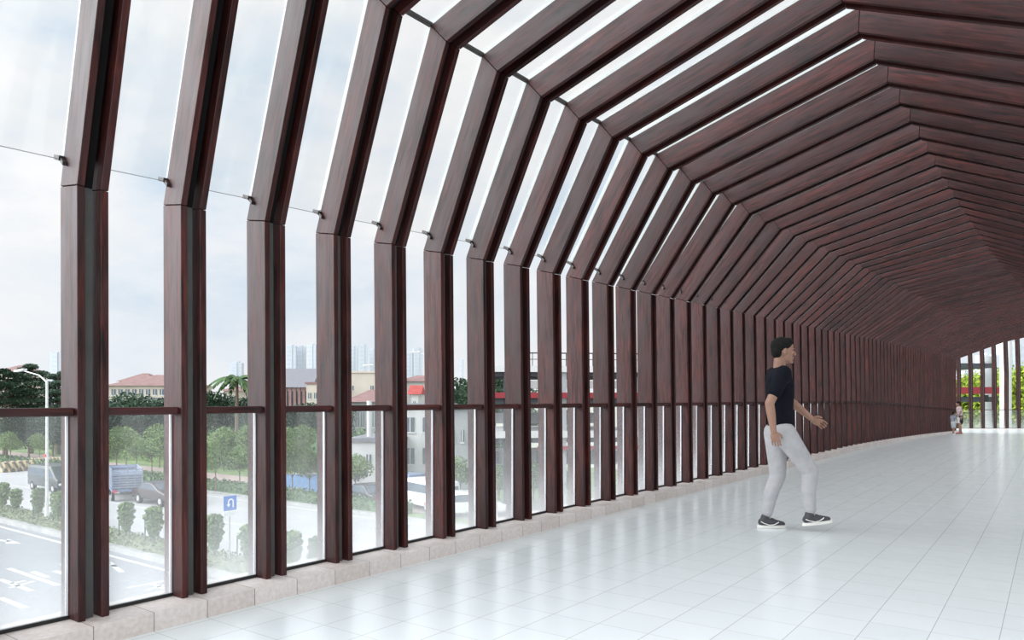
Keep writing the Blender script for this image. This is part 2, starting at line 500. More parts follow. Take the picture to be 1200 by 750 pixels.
def seg_quad(a, b, i, gap=0.0015):
    p0, p1, q0, q1 = Vector(a[i]), Vector(a[i + 1]), Vector(b[i]), Vector(b[i + 1])
    t = (p1 - p0).normalized()
    g0 = gap if i > 0 else 0; g1 = gap if i < len(a) - 2 else 0
    return [tuple(p0 + t * g0), tuple(p1 - t * g1), tuple(q1 - t * g1), tuple(q0 + t * g0)]


def board(mb, quad, y0, y1, seed):
    """one board: quad in XZ (inner start, inner end, outer end, outer start) between y0 and y1, with UVs along the grain"""
    o = len(mb.v)
    vs = [(x, y, z) for y in (y0, y1) for x, z in quad]
    fs = [(0, 1, 2, 3), (7, 6, 5, 4), (0, 4, 5, 1), (1, 5, 6, 2), (2, 6, 7, 3), (3, 7, 4, 0)]
    a, b = Vector(quad[0]), Vector(quad[1]); t = (b - a).normalized(); nn = Vector((-t.y, t.x))
    if mb.uv is None: mb.uv = []
    mb.add(vs, fs)
    for f in fs:
        for i in f:
            x, y, z = vs[i]; q = Vector((x, z)) - a
            mb.uv.append((q.dot(t) + seed, q.dot(nn) + (y - y0) * 1.0 + seed * 0.3))


for k in range(NR):
    ins = profile(k); out = offset(ins, DEP)
    cin, cout = offset(ins, 0.040), offset(ins, DEP - 0.02)
    Y = Yk(k)
    n = ordinal(k + 1)
    if k == 0: lab = 'timber rib cut off by the left edge, only a sliver showing at the top'
    elif k == NR - 1: lab = 'last timber rib of the tunnel, framing the opening by the woman and child'
    else: lab = 'reddish brown kinked timber rib, %s from the left edge, standing on the beige kerb' % n
    grp = 'timber ribs of the walkway'
    if k <= 44:
        root = empty('timber_rib', (-3.87, Y, ins[0][1]), 0, lab, 'rib', grp)
        off = Vector(root.location)
        for i in range(6):
            q = seg_quad(ins, out, i)
            for (y0, y1) in ((0, 0.036), (0.112, 0.150)):
                mb = MB(); board(mb, [(x - off.x, z - off.z) for x, z in q], y0, y1, random.uniform(0, 30))
                o = mb.build(SEGN[i], M['wood'], root)
                if k < 16: bevel(o, 0.003)
        mb = MB()
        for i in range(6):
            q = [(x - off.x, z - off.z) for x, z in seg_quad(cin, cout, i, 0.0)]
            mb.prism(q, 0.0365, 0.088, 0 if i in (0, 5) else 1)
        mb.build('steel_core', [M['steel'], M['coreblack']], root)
        # glazing strip on the outer side above the first knee
        thick = 0.036 if k % 3 == 1 else (0.026 if k < 9 else 0.018)
        so, si = offset(ins, DEP + 0.008 + thick), offset(ins, DEP + 0.008)
        sm = MB()
        for i in (1, 2, 3):
            a, b = [Vector(p) for p in (si[i], si[i + 1])]; c, d = [Vector(p) for p in (so[i], so[i + 1])]
            if i == 1:
                t = (b - a).normalized(); a = a + t * 0.16; c = c + t * 0.16
            sm.prism([(p.x - off.x, p.y - off.z) for p in (a, b, d, c)], 0.012, 0.138)
        sm.build('glazing_strip', M['strip'], root, recalc=True)
        if k % 3 == 0 and k >= 12:                       # pale bead along the far lower edge of every third rib
            bm_ = MB(); e1, e2 = offset(ins, 0.0), offset(ins, 0.016)
            for i in (1, 2):
                bm_.prism([(x - off.x, z - off.z) for x, z in seg_quad(e1, e2, i, 0.0)], 0.1505, 0.1575)
            bm_.build('edge_bead', M['strip'], root, recalc=True)
        # small bracket where the roof glass starts
        if k < 22:
            a, b = Vector(si[1]), Vector(si[2]); t = (b - a).normalized(); nn = Vector((-t.y, t.x))
            p = a + t * 0.14
            cm = MB()
            cm.obox((p.x - off.x + nn.x * 0.01, -0.006, p.y - off.z + nn.y * 0.01), (t.x * .012, 0, t.y * .012), (0, .02, 0), (nn.x * .03, 0, nn.y * .03))
            cm.obox((p.x - off.x - nn.x * .028, -0.010, p.y - off.z - nn.y * .028 - .012), (t.x * .01, 0, t.y * .01), (0, .01, 0), (nn.x * .02, 0, nn.y * .02 + .012))
            cm.build('glass_bracket', M['clip'], root)
    else:
        mb = MB(); mb.uv = []
        for i in range(6):
            q = seg_quad(ins, out, i)
            for (y0, y1) in ((0, 0.036), (0.112, 0.150)):
                board(mb, [(x + 3.87, z - ins[0][1]) for x, z in q], y0, y1, random.uniform(0, 30))
        mb.uv = [tuple(p) for p in mb.uv]
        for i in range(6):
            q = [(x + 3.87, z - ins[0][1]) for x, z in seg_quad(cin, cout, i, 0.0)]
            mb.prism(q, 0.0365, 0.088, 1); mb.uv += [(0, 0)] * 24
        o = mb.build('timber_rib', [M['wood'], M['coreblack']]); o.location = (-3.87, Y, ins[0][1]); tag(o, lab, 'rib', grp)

# railing panels, one per bay: rail, glass, bottom channel, edge seal
for k in range(NR - 1):
    y0, y1 = Yk(k) + 0.150, Yk(k + 1)
    zb = KERB + drop_k(k + .5)
    n = ordinal(k + 1)
    if k == 0: lab = 'glass railing panel with brown top rail in the bay cut by the left edge'
    else: lab = 'glass railing panel with brown top rail, %s bay from the left edge' % n
    root = empty('railing_panel', (-3.94, y0, zb), 0, lab, 'railing', 'glass railing panels between the ribs')
    L = y1 - y0
    r = MB().box(-0.040, 0.040, 0.001, L - 0.001, 1.018, 1.060)
    r.uv = []
    for f in r.f:
        for i in f: r.uv.append((r.v[i][1] + k * 1.7, r.v[i][0] + r.v[i][2]))
    bevel(r.build('top_rail', M['wood'], root), 0.009, 2)
    MB().box(-0.046, -0.036, 0.004, L - 0.012, 0.012, 1.018).build('glass_pane', M['glass'], root)
    MB().box(-0.054, -0.028, 0.002, L - 0.002, 0.0, 0.018).build('bottom_channel', M['black'], root)
    if k < 45: MB().box(-0.047, -0.035, L - 0.012, L - 0.002, 0.018, 1.018).build('edge_seal', M['whiteseal'], root)

# roof glass: one sheet over three bays on each slope of the glazed side
RG = list(range(1, 46, 3))
for a, b in [(0, 1)] + list(zip(RG, RG[1:])):
    ks = list(range(a, b + 1))
    for (i, nm, what) in ((1, 'steep', 'steep'), (2, 'shallow', 'upper')):
        mb = MB(); sl = MB(); ring = []
        for kk in ks:
            o1, o2 = offset(profile(kk), DEP + 0.030), offset(profile(kk), DEP + 0.038)
            p, q = Vector(o1[i]), Vector(o1[i + 1]); p2, q2 = Vector(o2[i]), Vector(o2[i + 1])
            if i == 1:
                t = (q - p).normalized(); p = p + t * 0.14; p2 = p2 + t * 0.14
            y = Yk(kk) + 0.075
            ring.append([(p.x, y, p.y), (q.x, y, q.y), (q2.x, y, q2.y), (p2.x, y, p2.y)])
        vs = [v for rg in ring for v in rg]; fs = [(0, 1, 2, 3)]
        for j in range(len(ring) - 1):
            for e in range(4):
                fs.append((j * 4 + e, (j + 1) * 4 + e, (j + 1) * 4 + (e + 1) % 4, j * 4 + (e + 1) % 4))
        fs.append(tuple((len(ring) - 1) * 4 + e for e in (3, 2, 1, 0)))
        mb.add(vs, fs)
        lab = 'clear %s roof glass sheet outside the %s to %s ribs from the left edge' % (what, ordinal(a + 1), ordinal(b + 1))
        o = mb.build('roof_glass', M['roofglass'], recalc=True, loc=ring[0][0]); tag(o, lab, 'glass', 'glass sheets over the timber roof')
        if i == 1 and a < 12:
            for r0, r1 in zip(ring, ring[1:]):
                sl.tube(Vector(r0[0]) - Vector(ring[0][0]), Vector(r1[0]) - Vector(ring[0][0]), 0.0022, n=6)
            sl.build('edge_line', M['seal'], o)

# dark crossbars at the upper knee
for k in range(0, 17):
    p = Vector(offset(profile(k), DEP + 0.012)[2]); q = Vector(offset(profile(k + 1), DEP + 0.012)[2])
    mb = MB(); a = Vector((p.x, Yk(k) + 0.15, p.y)); b = Vector((q.x, Yk(k + 1) + 0.012, q.y)); c = (a + b) / 2
    mb.obox((0, 0, 0), (b - a) / 2, (0.018, 0, 0.0), (0, 0, 0.013))
    o = mb.build('roof_crossbar', M['purlin']); o.location = c
    bevel(o, 0.003)
    tag(o, 'dark crossbar at the upper bend between the %s and %s ribs from the left edge' % (ordinal(k + 1), ordinal(k + 2)), 'crossbar', 'dark crossbars under the roof glass')

# ------------------------------------------------------------------ deck
YEND = Yk(NR - 1) + 0.15
ys = [-9.0, -3.0, 0.0] + [x * 1.0 for x in range(3, 48)] + [50.0]
def strip(xa, xb, zt, th, name, mat, yy):
    mb = MB(); vs = []; fs = []
    for y in yy:
        d = drop(y); x0 = xa(y) if callable(xa) else xa; x1 = xb(y) if callable(xb) else xb
        vs += [(x0, y, zt + d), (x1, y, zt + d), (x1, y, zt + d - th), (x0, y, zt + d - th)]
    for j in range(len(yy) - 1):
        for e in range(4): fs.append((j * 4 + e, j * 4 + (e + 1) % 4, (j + 1) * 4 + (e + 1) % 4, (j + 1) * 4 + e))
    fs += [(0, 3, 2, 1), tuple((len(yy) - 1) * 4 + e for e in range(4))]
    mb.add(vs, fs); return mb.build(name, mat, recalc=True)


def right_x(y): return lerp_table(T_AP, (y - 1.64) / 0.5378 + 1)[0] + 2.75
yw = [y for y in ys if y <= 42.0] + [YEND]
# far hall: the floor spreads and ends at a glazed front that faces the camera
A0 = at_depth(1124, HZ, 42.0); AX = Vector((K, S, 0)); AN = Vector((S, -K, 0))   # AN points back to the camera
W0, W1 = -3.2, 15.0
fl = strip(-3.76, lambda y: right_x(y) - 0.10, 0.0, 0.35, 'floor', M['floor'], yw); tag(fl, kind='structure')
mb = MB()
e0, e1 = A0 + AX * W0, A0 + AX * W1
zf = drop(YEND)
pl = [(-3.76, YEND), (3.0, YEND), (14.0, YEND + 3), (e1.x, e1.y), (e0.x, e0.y), (-5.6, YEND + 1.5)]
zz = [zf, zf, -0.5, -0.5, -0.5, -0.49]
n = len(pl)
mb.add([(x, y, z) for (x, y), z in zip(pl, zz)] + [(x, y, z - .35) for (x, y), z in zip(pl, zz)],
       [tuple(range(n)), tuple(range(2 * n - 1, n - 1, -1))] + [(i, i + n, (i + 1) % n + n, (i + 1) % n) for i in range(n)])
mb.build('far_deck_floor', M['floor'], fl, recalc=True)
kl = strip(-4.13, -3.74, KERB, 0.50, 'trim_1', M['kerb'], yw); tag(kl, kind='structure')
kr = strip(lambda y: right_x(y) - 0.12, lambda y: right_x(y) + 0.30, KERB, 0.50, 'trim_2', M['kerb'], yw); tag(kr, kind='structure')
# deck carriers
tag(strip(-3.9, lambda y: right_x(y) + .1, -0.36, 0.55, 'trim_3', M['concrete'], yw), kind='structure')

# ------------------------------------------------------------------ glazed front at the far end
fk = MB(); fk.obox(A0 + AX * ((W0 + W1) / 2) + Vector((0, 0, -0.49 - A0.z - 0.18)), AX * ((W1 - W0) / 2), AN * 0.15, (0, 0, 0.20))
tag(fk.build('trim_4', M['kerb']), kind='structure')
pitch = 0.683
NF = 18
fz0 = -0.47
for j in range(NF):
    base = A0 + AX * (-2.03 + pitch * j + 0.02); base.z = fz0
    lean = -AX * 0.30 + AN * 0.30
    pts = [Vector((0, 0, 0)), Vector((0, 0, 3.20)), lean + Vector((0, 0, 5.9)), lean + AN * 2.2 + Vector((0, 0, 6.6))]
    vis = j - 2
    if vis < 1: lab = 'dark upright of the far glazed front hidden behind the tunnel end, number %s leftward' % ordinal(2 - j + 1) 
    else: lab = 'dark upright of the far glazed front, %s to the right of the tunnel end' % ordinal(vis)
    if j < 3: continue
    root = empty('front_upright', base, 0, lab, 'upright', 'dark uprights of the far glazed front')
    for s_, nm in ((0, 'post_board'), (1, 'haunch_board'), (2, 'rafter_board')):
        a, b = pts[s_], pts[s_ + 1]
        for sd in (-0.055, 0.055):
            m_ = MB(); c = (a + b) / 2; t = (b - a) / 2
            nn = AN if s_ < 2 else Vector((0, 0, 1))
            m_.obox(c + AX * sd - nn * 0.095, AX * 0.02, nn * 0.095, t * 1.0)
            m_.uv = []
            for f in m_.f:
                for i in f: m_.uv.append((m_.v[i][2] + j, m_.v[i][0] + m_.v[i][1]))
            m_.build(nm, M['wood'], root)
    cm = MB()
    for s_ in (0, 1):
        a, b = pts[s_], pts[s_ + 1]
        cm.obox((a + b) / 2 - AN * 0.1, AX * 0.034, AN * 0.07, (b - a) / 2)
    cm.build('steel_core', M['steel'], root)
for j in range(3, NF - 1):
    base = A0 + AX * (-2.03 + pitch * j + 0.02 + 0.08); base.z = fz0
    w = pitch - 0.16
    lab = 'glass railing panel between the %s and %s uprights of the far glazed front' % (ordinal(j - 2), ordinal(j - 1))
    root = empty('front_railing', base, TH, lab, 'railing', 'railing panels of the far glazed front')
    r = MB().box(0, w, 0.03, 0.09, 1.055, 1.09); r.uv = [(0.1 * i, 0.07 * i) for i in range(24)]
    r.build('top_rail', M['wood'], root)
    MB().box(0.005, w - .005, 0.055, 0.065, 0.01, 1.055).build('glass_pane', M['glass'], root)
    MB().box(0.0, w, 0.045, 0.075, 0, 0.02).build('bottom_channel', M['black'], root)

# ------------------------------------------------------------------ street level
def slab(x0, x1, y0, y1, z0, z1, name, mat, parent=None):
    return MB().box(x0, x1, y0, y1, z0, z1).build(name, mat, parent)

tag(slab(-900, 500, -300, 900, GZ - 0.6, GZ - 0.06, 'town_ground', M['earth']), 'pale ground between the streets and houses of the town', 'ground', kind='structure')
road = tag(slab(-260, 120, -12, 15.55, GZ - 0.05, GZ, 'street', M['asphalt']), 'grey asphalt street running under the walkway with white markings', 'street', kind='structure')
road2 = tag(slab(-260, 120, 17.3, 29.3, GZ - 0.05, GZ, 'street', M['paleroad']), 'pale carriageway beyond the planted median', 'street', kind='structure')
tag(slab(-260, 120, 29.3, 29.7, GZ - 0.05, GZ + 0.12, 'trim_5', M['stonekerb']), kind='structure')
tag(slab(-260, 120, 31.2, 37.0, GZ - 0.05, GZ + 0.08, 'sidewalk', M['brick']), 'pink paved sidewalk beyond the far carriageway', 'sidewalk', kind='structure')
tag(slab(-260, 120, 37.0, 62.0, GZ - 0.05, GZ + 0.06, 'lawn', M['lawn']), 'lawn under the young trees beyond the sidewalk', 'lawn', kind='structure')
tag(slab(-260, 120, 29.7, 31.2, GZ - 0.05, GZ + 0.07, 'verge', M['lawn']), 'narrow planted verge along the far carriageway', 'verge', kind='structure')
med = tag(slab(-260, 60, 15.55, 17.3, GZ - 0.05, GZ + 0.24, 'median_kerb', M['stonekerb']), 'stone kerb of the planted median between the carriageways', 'kerb', kind='structure')
# markings, painted on the near street
slab(-200, 60, 14.98, 15.16, GZ, GZ + 0.006, 'edge_line', M['paint'], road)
slab(-200, 60, 28.5, 28.65, GZ, GZ + 0.006, 'edge_line', M['paint'], road2)
slab(-200, 60, 22.9, 23.0, GZ, GZ + 0.006, 'lane_line', M['paint'], road2)


def strokes(lst, name, w):
    for (x0, y0, x1, y1) in lst:
        a, b = ground(x0, y0), ground(x1, y1); d = (b - a).normalized(); s = Vector((-d.y, d.x, 0)) * w / 2
        mb = MB(); z = Vector((0, 0, 0.006))
        vs = [a - s, b - s, b + s, a + s]
        mb.add([v for v in vs] + [v + z for v in vs], [(3, 2, 1, 0), (4, 5, 6, 7), (0, 1, 5, 4), (1, 2, 6, 5), (2, 3, 7, 6), (3, 0, 4, 7)])
        mb.build(name, M['paint'], road)


strokes([(10, 666, 68, 686), (38, 670, 56, 676.5), (0, 679, 37, 692.5), (12, 684, 30, 680.5), (12, 689, 40, 681), (0, 700.5, 30, 712.5),
         (64, 669, 76, 673), (72, 661, 76, 662.5), (132, 662, 143, 670.5)], 'painted_character', 0.20)
strokes([(149.5, 689, 196, 680), (174, 691, 196, 685), (178, 684, 194, 690.5), (55, 724, 76, 716)], 'painted_character', 0.17)
strokes([(244, 679, 256, 684), (-20, 631, 12, 634.5)], 'arrow_marking', 0.25)
for tri in ([(9, 631.5), (25, 637), (6, 637.2)], [(130, 658), (139, 664.5), (130, 664)]):
    p = [ground(*q) for q in tri]; z = Vector((0, 0, 0.006))
    MB().add(p + [q + z for q in p], [(2, 1, 0), (3, 4, 5), (0, 1, 4, 3), (1, 2, 5, 4), (2, 0, 3, 5)]).build('arrow_marking', M['paint'], road)


# ------------------------------------------------------------------ plants
def hedge(x0, x1, y0, y1, z0, h, n, size, label, mat='hedge'):
    rnd = random.Random(int(abs(x0) * 7 + y0))
    mb = MB()
    mb.box(x0, x1, y0 + .12, y1 - .12, z0, z0 + h * 0.8)
    for _ in range(n):
        p = Vector((rnd.uniform(x0, x1), rnd.uniform(y0, y1), z0 + rnd.uniform(0.1, 1.0) * h * rnd.uniform(.8, 1.1)))
        u = Vector((rnd.uniform(-1, 1), rnd.uniform(-1, 1), rnd.uniform(-1, 1))).normalized(); w = u.orthogonal().normalized(); s = size * rnd.uniform(.6, 1.3)
        mb.add([p - u * s * .5, p + w * s * .3, p + u * s * .5, p - w * s * .3], [(0, 1, 2, 3)])
    return tag(mb.build('hedge', M[mat]), label, 'hedge')


hedge(-60, -18, 15.75, 17.1, GZ + .24, 0.32, 16000, 0.13, 'low clipped hedge on the stone median under the small columnar shrubs')
hedge(-95, -30, 29.8, 31.0, GZ + .07, 0.75, 14000, 0.22, 'low hedge along the far side of the pale carriageway', 'leaf_mid')

hedge(-150, -38, 50, 54, GZ + .06, 3.2, 26000, 0.5, 'tall dense shrub belt behind the young trees beyond the sidewalk', 'leaf_mid')
hedge(-120, -45, 39.5, 41, GZ + .06, 1.1, 14000, 0.3, 'shorter light green hedge row at the front of the lawn', 'leaf_young')

def make_shrub():
    root = empty('columnar_shrub', (0, 0, 0), 0, '', 'shrub', 'small columnar shrubs on the median')
    mb = MB(); rnd = random.Random(3)
    for z, r in ((.62, .20), (.84, .30), (1.08, .37), (1.34, .39), (1.58, .34)):
        mb.leaves((rnd.uniform(-.05, .05), 0, z), r, r, .20, 420, 0.12, rnd=rnd, shell=.4)
    mb.build('foliage', M['leaf_young'], root)
    MB().tube((0, 0, 0), (0.02, 0, .7), .035, .02, 7).tube((0.0, 0, .3), (0.1, .03, .9), .02, .012, 6).tube((0, 0, .25), (-.1, -.03, .9), .02, .012, 6).build('trunk', M['bark'], root)
    return root


shr = [(3, 1.0, 'at the left edge of the photo'), (19, 0.9, 'second from the left edge'), (45, 1.0, 'left of the white lamp post, beside a stake'),
       (68, 1.05, 'right of the white lamp post'), (148, 1.0, 'in front of the blue truck, left in its bay'), (181, 1.08, 'in front of the moving dark car'),
       (251, 1.05, 'just left of the blue turn sign'), (292, 1.0, 'just right of the blue turn sign'), (343, 0.98, 'alone in the fourth bay'), (371, .95, 'by the fourth timber rib'), (430, .45, 'very small, at the end of the row in the fifth bay')]
proto = make_shrub()
for i, (px, sc, w) in enumerate(shr):
    o = proto if i == 0 else copy_tree(proto)
    p = at_row(px, 16.45, GZ + .24); o.location = p; o.scale = (sc, sc, sc * random.uniform(.93, 1.03)); o.rotation_euler.z = random.uniform(0, 6)
    o['label'] = 'small columnar shrub ' + w
st = None
for px, w in ((39, 'beside the shrub left of the lamp post'), (62, 'beside the lamp post'), (139.5, 'left of the shrub before the blue truck'), (170, 'left of the shrub before the dark car'), (278, 'right of the blue turn sign')):
    if st is None: st = MB().tube((0, 0, 0), (0, 0, 1.25), .028, .028, 7).tube((0, 0, 1.25), (0, 0, 1.30), .028, .005, 7).build('support_stake', M['stake'])
    o = st if px == 39 else st.copy()
    if px != 39: C.objects.link(o)
    o.location = at_row(px, 16.25, GZ + .24); tag(o, 'thin dark plant stake ' + w, 'stake', 'plant stakes on the median')


def make_tree(name, h, cr, leaf, seed, n=3200, size=0.34, clusters=9, squash=0.75, label='', trunk_r=0.16):
    rnd = random.Random(seed)
    root = empty(name, (0, 0, 0), 0, label, 'tree')
    mb = MB(); bk = MB(); zc = h - cr * squash * 0.9
    bk.tube((0, 0, 0), (0.05, 0, zc * .75), trunk_r, trunk_r * .65, 8)
    for i in range(clusters):
        a = 2 * PI * i / clusters + rnd.uniform(-.4, .4); rr = cr * rnd.uniform(.25, .62); zz_ = zc + rnd.uniform(-.45, .5) * cr * squash
        if i == 0: rr = 0; zz_ = h - cr * .42 * squash
        c = Vector((math.cos(a) * rr, math.sin(a) * rr, zz_)); q = cr * rnd.uniform(.38, .56)
        mb.leaves(c, q, q, q * squash, n // clusters, size, rnd=rnd, shell=.5)
        bk.tube((0.05, 0, zc * .55 + rnd.uniform(0, .2) * zc), c, trunk_r * .4, trunk_r * .12, 6)
    mb.build('crown', M[leaf], root); bk.build('trunk', M['bark'], root)
    return root


def tiered_tree(label, h, cr, seed):
    """big tree with flat spreading layers of foliage"""
    rnd = random.Random(seed)
    root = empty('spreading_tree', (0, 0, 0), 0, label, 'tree')
    mb = MB(); bk = MB(); bk.tube((0, 0, 0), (0, 0, h * .92), .3, .06, 8)
    for i in range(16):
        z = h * (0.42 + .56 * i / 15); w = cr * (1.0 - .72 * (i / 15)); a = i * 2.4
        c = Vector((math.cos(a) * w * .55, math.sin(a) * w * .55, z))
        mb.leaves(c, w * .62, w * .62, h * .035, 520, .30, rnd=rnd, shell=.2)
        bk.tube((0, 0, z - .7), c, .09, .03, 6)
    mb.build('crown', M['leaf_dark'], root); bk.build('trunk', M['bark'], root)
    return root


def place_tree(proto, px, py, h, ph, label=None, used=set()):
    """py: row of the foot on the ground"""
    o = copy_tree(proto) if proto.name in used else proto
    used.add(proto.name)
    o.location = ground(px, py); s = h / ph; o.scale = (s, s, s); o.rotation_euler.z = random.uniform(0, 6)
    if label: o['label'] = label
    return o


def hgt(px, py, ytop):
    """height of a thing standing at ground pixel row py that reaches row ytop"""
    t = F * (H - GZ) / (py - HZ); return (py - ytop) / F * t


tt = tiered_tree('large dark spreading tree with flat layers at the left edge, above the rail', 10, 4.8, 2)
place_tree(tt, 6, 536, hgt(6, 536, 433), 10)
t2 = tiered_tree('large dark spreading tree left of the first full timber rib, behind the lamp post', 10, 4.4, 5)
place_tree(t2, 36, 532, hgt(36, 532, 428), 10)
t3 = tiered_tree('dark spreading tree right of the white lamp post', 10, 3.8, 8)
place_tree(t3, 68, 533, hgt(68, 533, 436), 10)

bg = make_tree('broadleaf_tree', 8, 4.2, 'leaf_dark', 11, n=3600, size=.42, clusters=11, squash=.8)
bgl = [(8, 540, 486), (34, 541, 482), (62, 540, 484), (92, 538, 478), (128, 534, 470), (150, 533, 460), (172, 532, 474), (196, 530, 466), (222, 530, 460), (240, 530, 458), (256, 529, 461), (289, 529, 466),
       (312, 533, 470), (340, 531, 478), (364, 530, 472), (392, 531, 474), (425, 524, 484), (536, 515, 443), (555, 517, 446), (580, 512, 438), (598, 511, 436), (625, 515, 480), (660, 515, 480), (486, 507, 455)]
for i, (px, py, yt) in enumerate(bgl):
    side = 'leftmost' if i == 0 else ordinal(i + 1) + ' from the left'
    place_tree(bg, px, py, hgt(px, py, yt), 8, 'dark broadleaf tree in the background row, %s' % side)['group'] = 'dark trees behind the street'

yg = make_tree('young_tree', 5, 1.9, 'leaf_young', 21, n=3000, size=.24, clusters=10, squash=.95, trunk_r=.07)
ygl = [(137, 558, 500, 'left of the blue truck'), (160, 553, 512, 'behind the blue truck'), (178, 556, 514, 'right of the blue truck'), (192, 560, 506, 'beside the second full timber rib'),
       (253, 577, 519, 'left of the two over the blue turn sign'), (281, 576, 521, 'right of the two over the blue turn sign'), (302, 572, 520, 'behind the third timber rib'),
       (343, 588, 514, 'left of the pair in the fourth bay'), (363, 584, 528, 'right of the pair in the fourth bay, before the blue sheeting'),
       (417, 588, 532, 'in front of the low white building'), (539, 592, 535, 'in the seventh bay, behind the white car'), (585, 600, 545, 'in the eighth bay'), (12, 545, 506, 'leftmost, behind the striped barriers'), (46, 543, 508, 'behind the lamp post and barriers'), (148, 547, 500, 'behind the truck cab'), (187, 549, 497, 'tall, left of the second full rib'),
       (262, 552, 500, 'tall, behind the turn sign'), (290, 551, 498, 'tall, left of the third full rib'), (335, 556, 500, 'behind the fourth bay pair, left'), (354, 553, 498, 'behind the fourth bay pair, right'),
       (625, 600, 540, 'in the ninth bay'), (655, 602, 548, 'in the tenth bay')]
for px, py, yt, w in ygl:
    place_tree(yg, px, py, hgt(px, py, yt), 5, 'young light green tree ' + w)['group'] = 'young trees along the sidewalk'

bs = make_tree('bush', 1.6, 1.3, 'leaf_mid', 31, n=1500, size=.2, clusters=7, squash=.7, trunk_r=.05)
for px, py, yt, w in ((480, 572, 553, 'left of the two before the white building'), (492, 573, 556, 'right of the two before the white building'), (488, 500, 452, 'bright green, under the red roof'), (435, 560, 545, 'behind the black car')):
    place_tree(bs, px, py, hgt(px, py, yt), 1.6, 'green rounded bush ' + w)['category'] = 'bush'

# palm
pr = empty('palm_tree', ground(277, 535), 0, 'palm tree with drooping fronds above the rail in the third bay', 'tree')
ph = hgt(277, 535, 443)
MB().tube((0, 0, 0), (0.1, 0, ph * .55), .25, .2, 8).tube((0.1, 0, ph * .55), (0.15, 0, ph), .2, .16, 8).build('trunk', M['bark'], pr)
fm = MB(); rnd = random.Random(4)
for i in range(18):
    a = 2 * PI * i / 18 + rnd.uniform(-.1, .1); up = rnd.uniform(.1, 1.0); L = rnd.uniform(2.6, 3.3); prev = None
    for j in range(9):
        s = j / 8; r = L * s; z = ph + up * 1.7 * s * 1.3 - 2.2 * s * s * (1.3 - up * .4)
        p = Vector((.15 + math.cos(a) * r, math.sin(a) * r, z)); sd = Vector((-math.sin(a), math.cos(a), 0))
        if prev is not None:
            w = .42 * math.sin(PI * min(1, s * .9 + .1)) + .05
            for sg in (-1, 1):
                fm.add([prev, p, p + sd * sg * w + Vector((0, 0, -.28)), prev + sd * sg * w + Vector((0, 0, -.28))], [(0, 1, 2, 3)])
        prev = p
fm.build('fronds', M['leaf_mid'], pr)

# ------------------------------------------------------------------ street furniture
lp = at_row(55, 16.6, GZ + .24)
root = empty('lamp_post', lp, 0, 'tall white street lamp post on the median between the columnar shrubs', 'lamp post')
top = 1.2 + (HZ - 446) / F * (16.6 / (K + S * (55 - 600) / F)) - lp.z
MB().tube((0, 0, 0), (0, 0, top), .085, .06, 10).tube((0, 0, 0), (0, 0, .5), .14, .12, 10).build('pole', M['pole'], root)
MB().tube((0, 0, top - .1), (-.55, -.15, top + .28), .04, .035, 8).tube((-.55, -.15, top + .28), (-1.9, -.4, top + .55), .035, .03, 8).build('arm', M['pole'], root)
MB().obox((-2.2, -.45, top + .58), (.38, .08, .04), (-.03, .12, 0), (0, 0, .05)).build('lamp_head', M['pole'], root)
MB().tube((0.02, -.10, top - 3.95), (0.02, -.13, top - 3.95), .09, .09, 14).build('red_disc', M['tail'], root)

sp_ = at_row(269, 16.3, GZ + .24)
root = empty('road_sign', sp_, 0, 'blue square road sign with white U-turn arrow on a thin pole', 'sign')
MB().tube((0, 0, 0), (0, 0, 2.55), .03, .03, 8).build('pole', M['hub'], root)
t_ = 16.3 / (K + S * (269 - 600) / F)
zc = H - (589.5 - HZ) / F * t_ - sp_.z
hz = 17.0 / F * t_ / 2; hy = hz * 1.0
pn = MB().box(.03, .05, -hy, hy, zc - hz, zc + hz).build('sign_panel', M['signblue'], root); bevel(pn, .008)
am = MB(); prev = None            # the U-turn arrow (up the right leg, round and down the left one)
path = [(.12, -.17)] + [(.02 + .10 * math.cos(a), .05 + .10 * math.sin(a)) for a in [PI * i / 10 for i in range(11)]] + [(-.08, -.03)]
for p in path:
    # seen from +X, the right hand of the viewer is +Y
    q = Vector((.054, p[0], zc + p[1]))
    if prev is not None: am.tube(prev, q, .027, .027, 6)
    prev = q
am.add([(.055, -.16, zc - .03), (.055, 0.0, zc - .03), (.055, -.08, zc - .15), (.064, -.16, zc - .03), (.064, 0.0, zc - .03), (.064, -.08, zc - .15)], [(0, 1, 2), (5, 4, 3), (0, 3, 4, 1), (1, 4, 5, 2), (2, 5, 3, 0)])
am.build('turn_arrow', M['signwhite'], pn)
pt = MB().box(.03, .045, -hy, hy, zc - hz - .22, zc - hz - .03).build('sub_panel', M['signwhite'], root)
tx = MB(); rnd = random.Random(9)
for r_ in (0, 1):
    for i in range(6):
        y = -hy + .04 + i * (2 * hy - .06) / 6; z = zc - hz - .085 - r_ * .08
        tx.box(.0455, .05, y, y + .03, z + .012, z + .018).box(.0455, .05, y, y + .03, z - .012, z - .006).box(.0455, .05, y + .012, y + .018, z - .02, z + .022)
tx.build('lettering', M['signtext'], pt)

# hazard barriers
def make_barrier():
    mb = MB(); mb.prism([(-.28, 0), (.28, 0), (.26, .12), (.12, .35), (.09, .82), (-.09, .82), (-.12, .35), (-.26, .12)], -.95, .95)
    o = mb.build('road_barrier', M['barrier'], recalc=True)
    for v in o.data.vertices: v.co = Vector((v.co.y, v.co.x, v.co.z))
    o.data.update(); return bevel(o, .02)


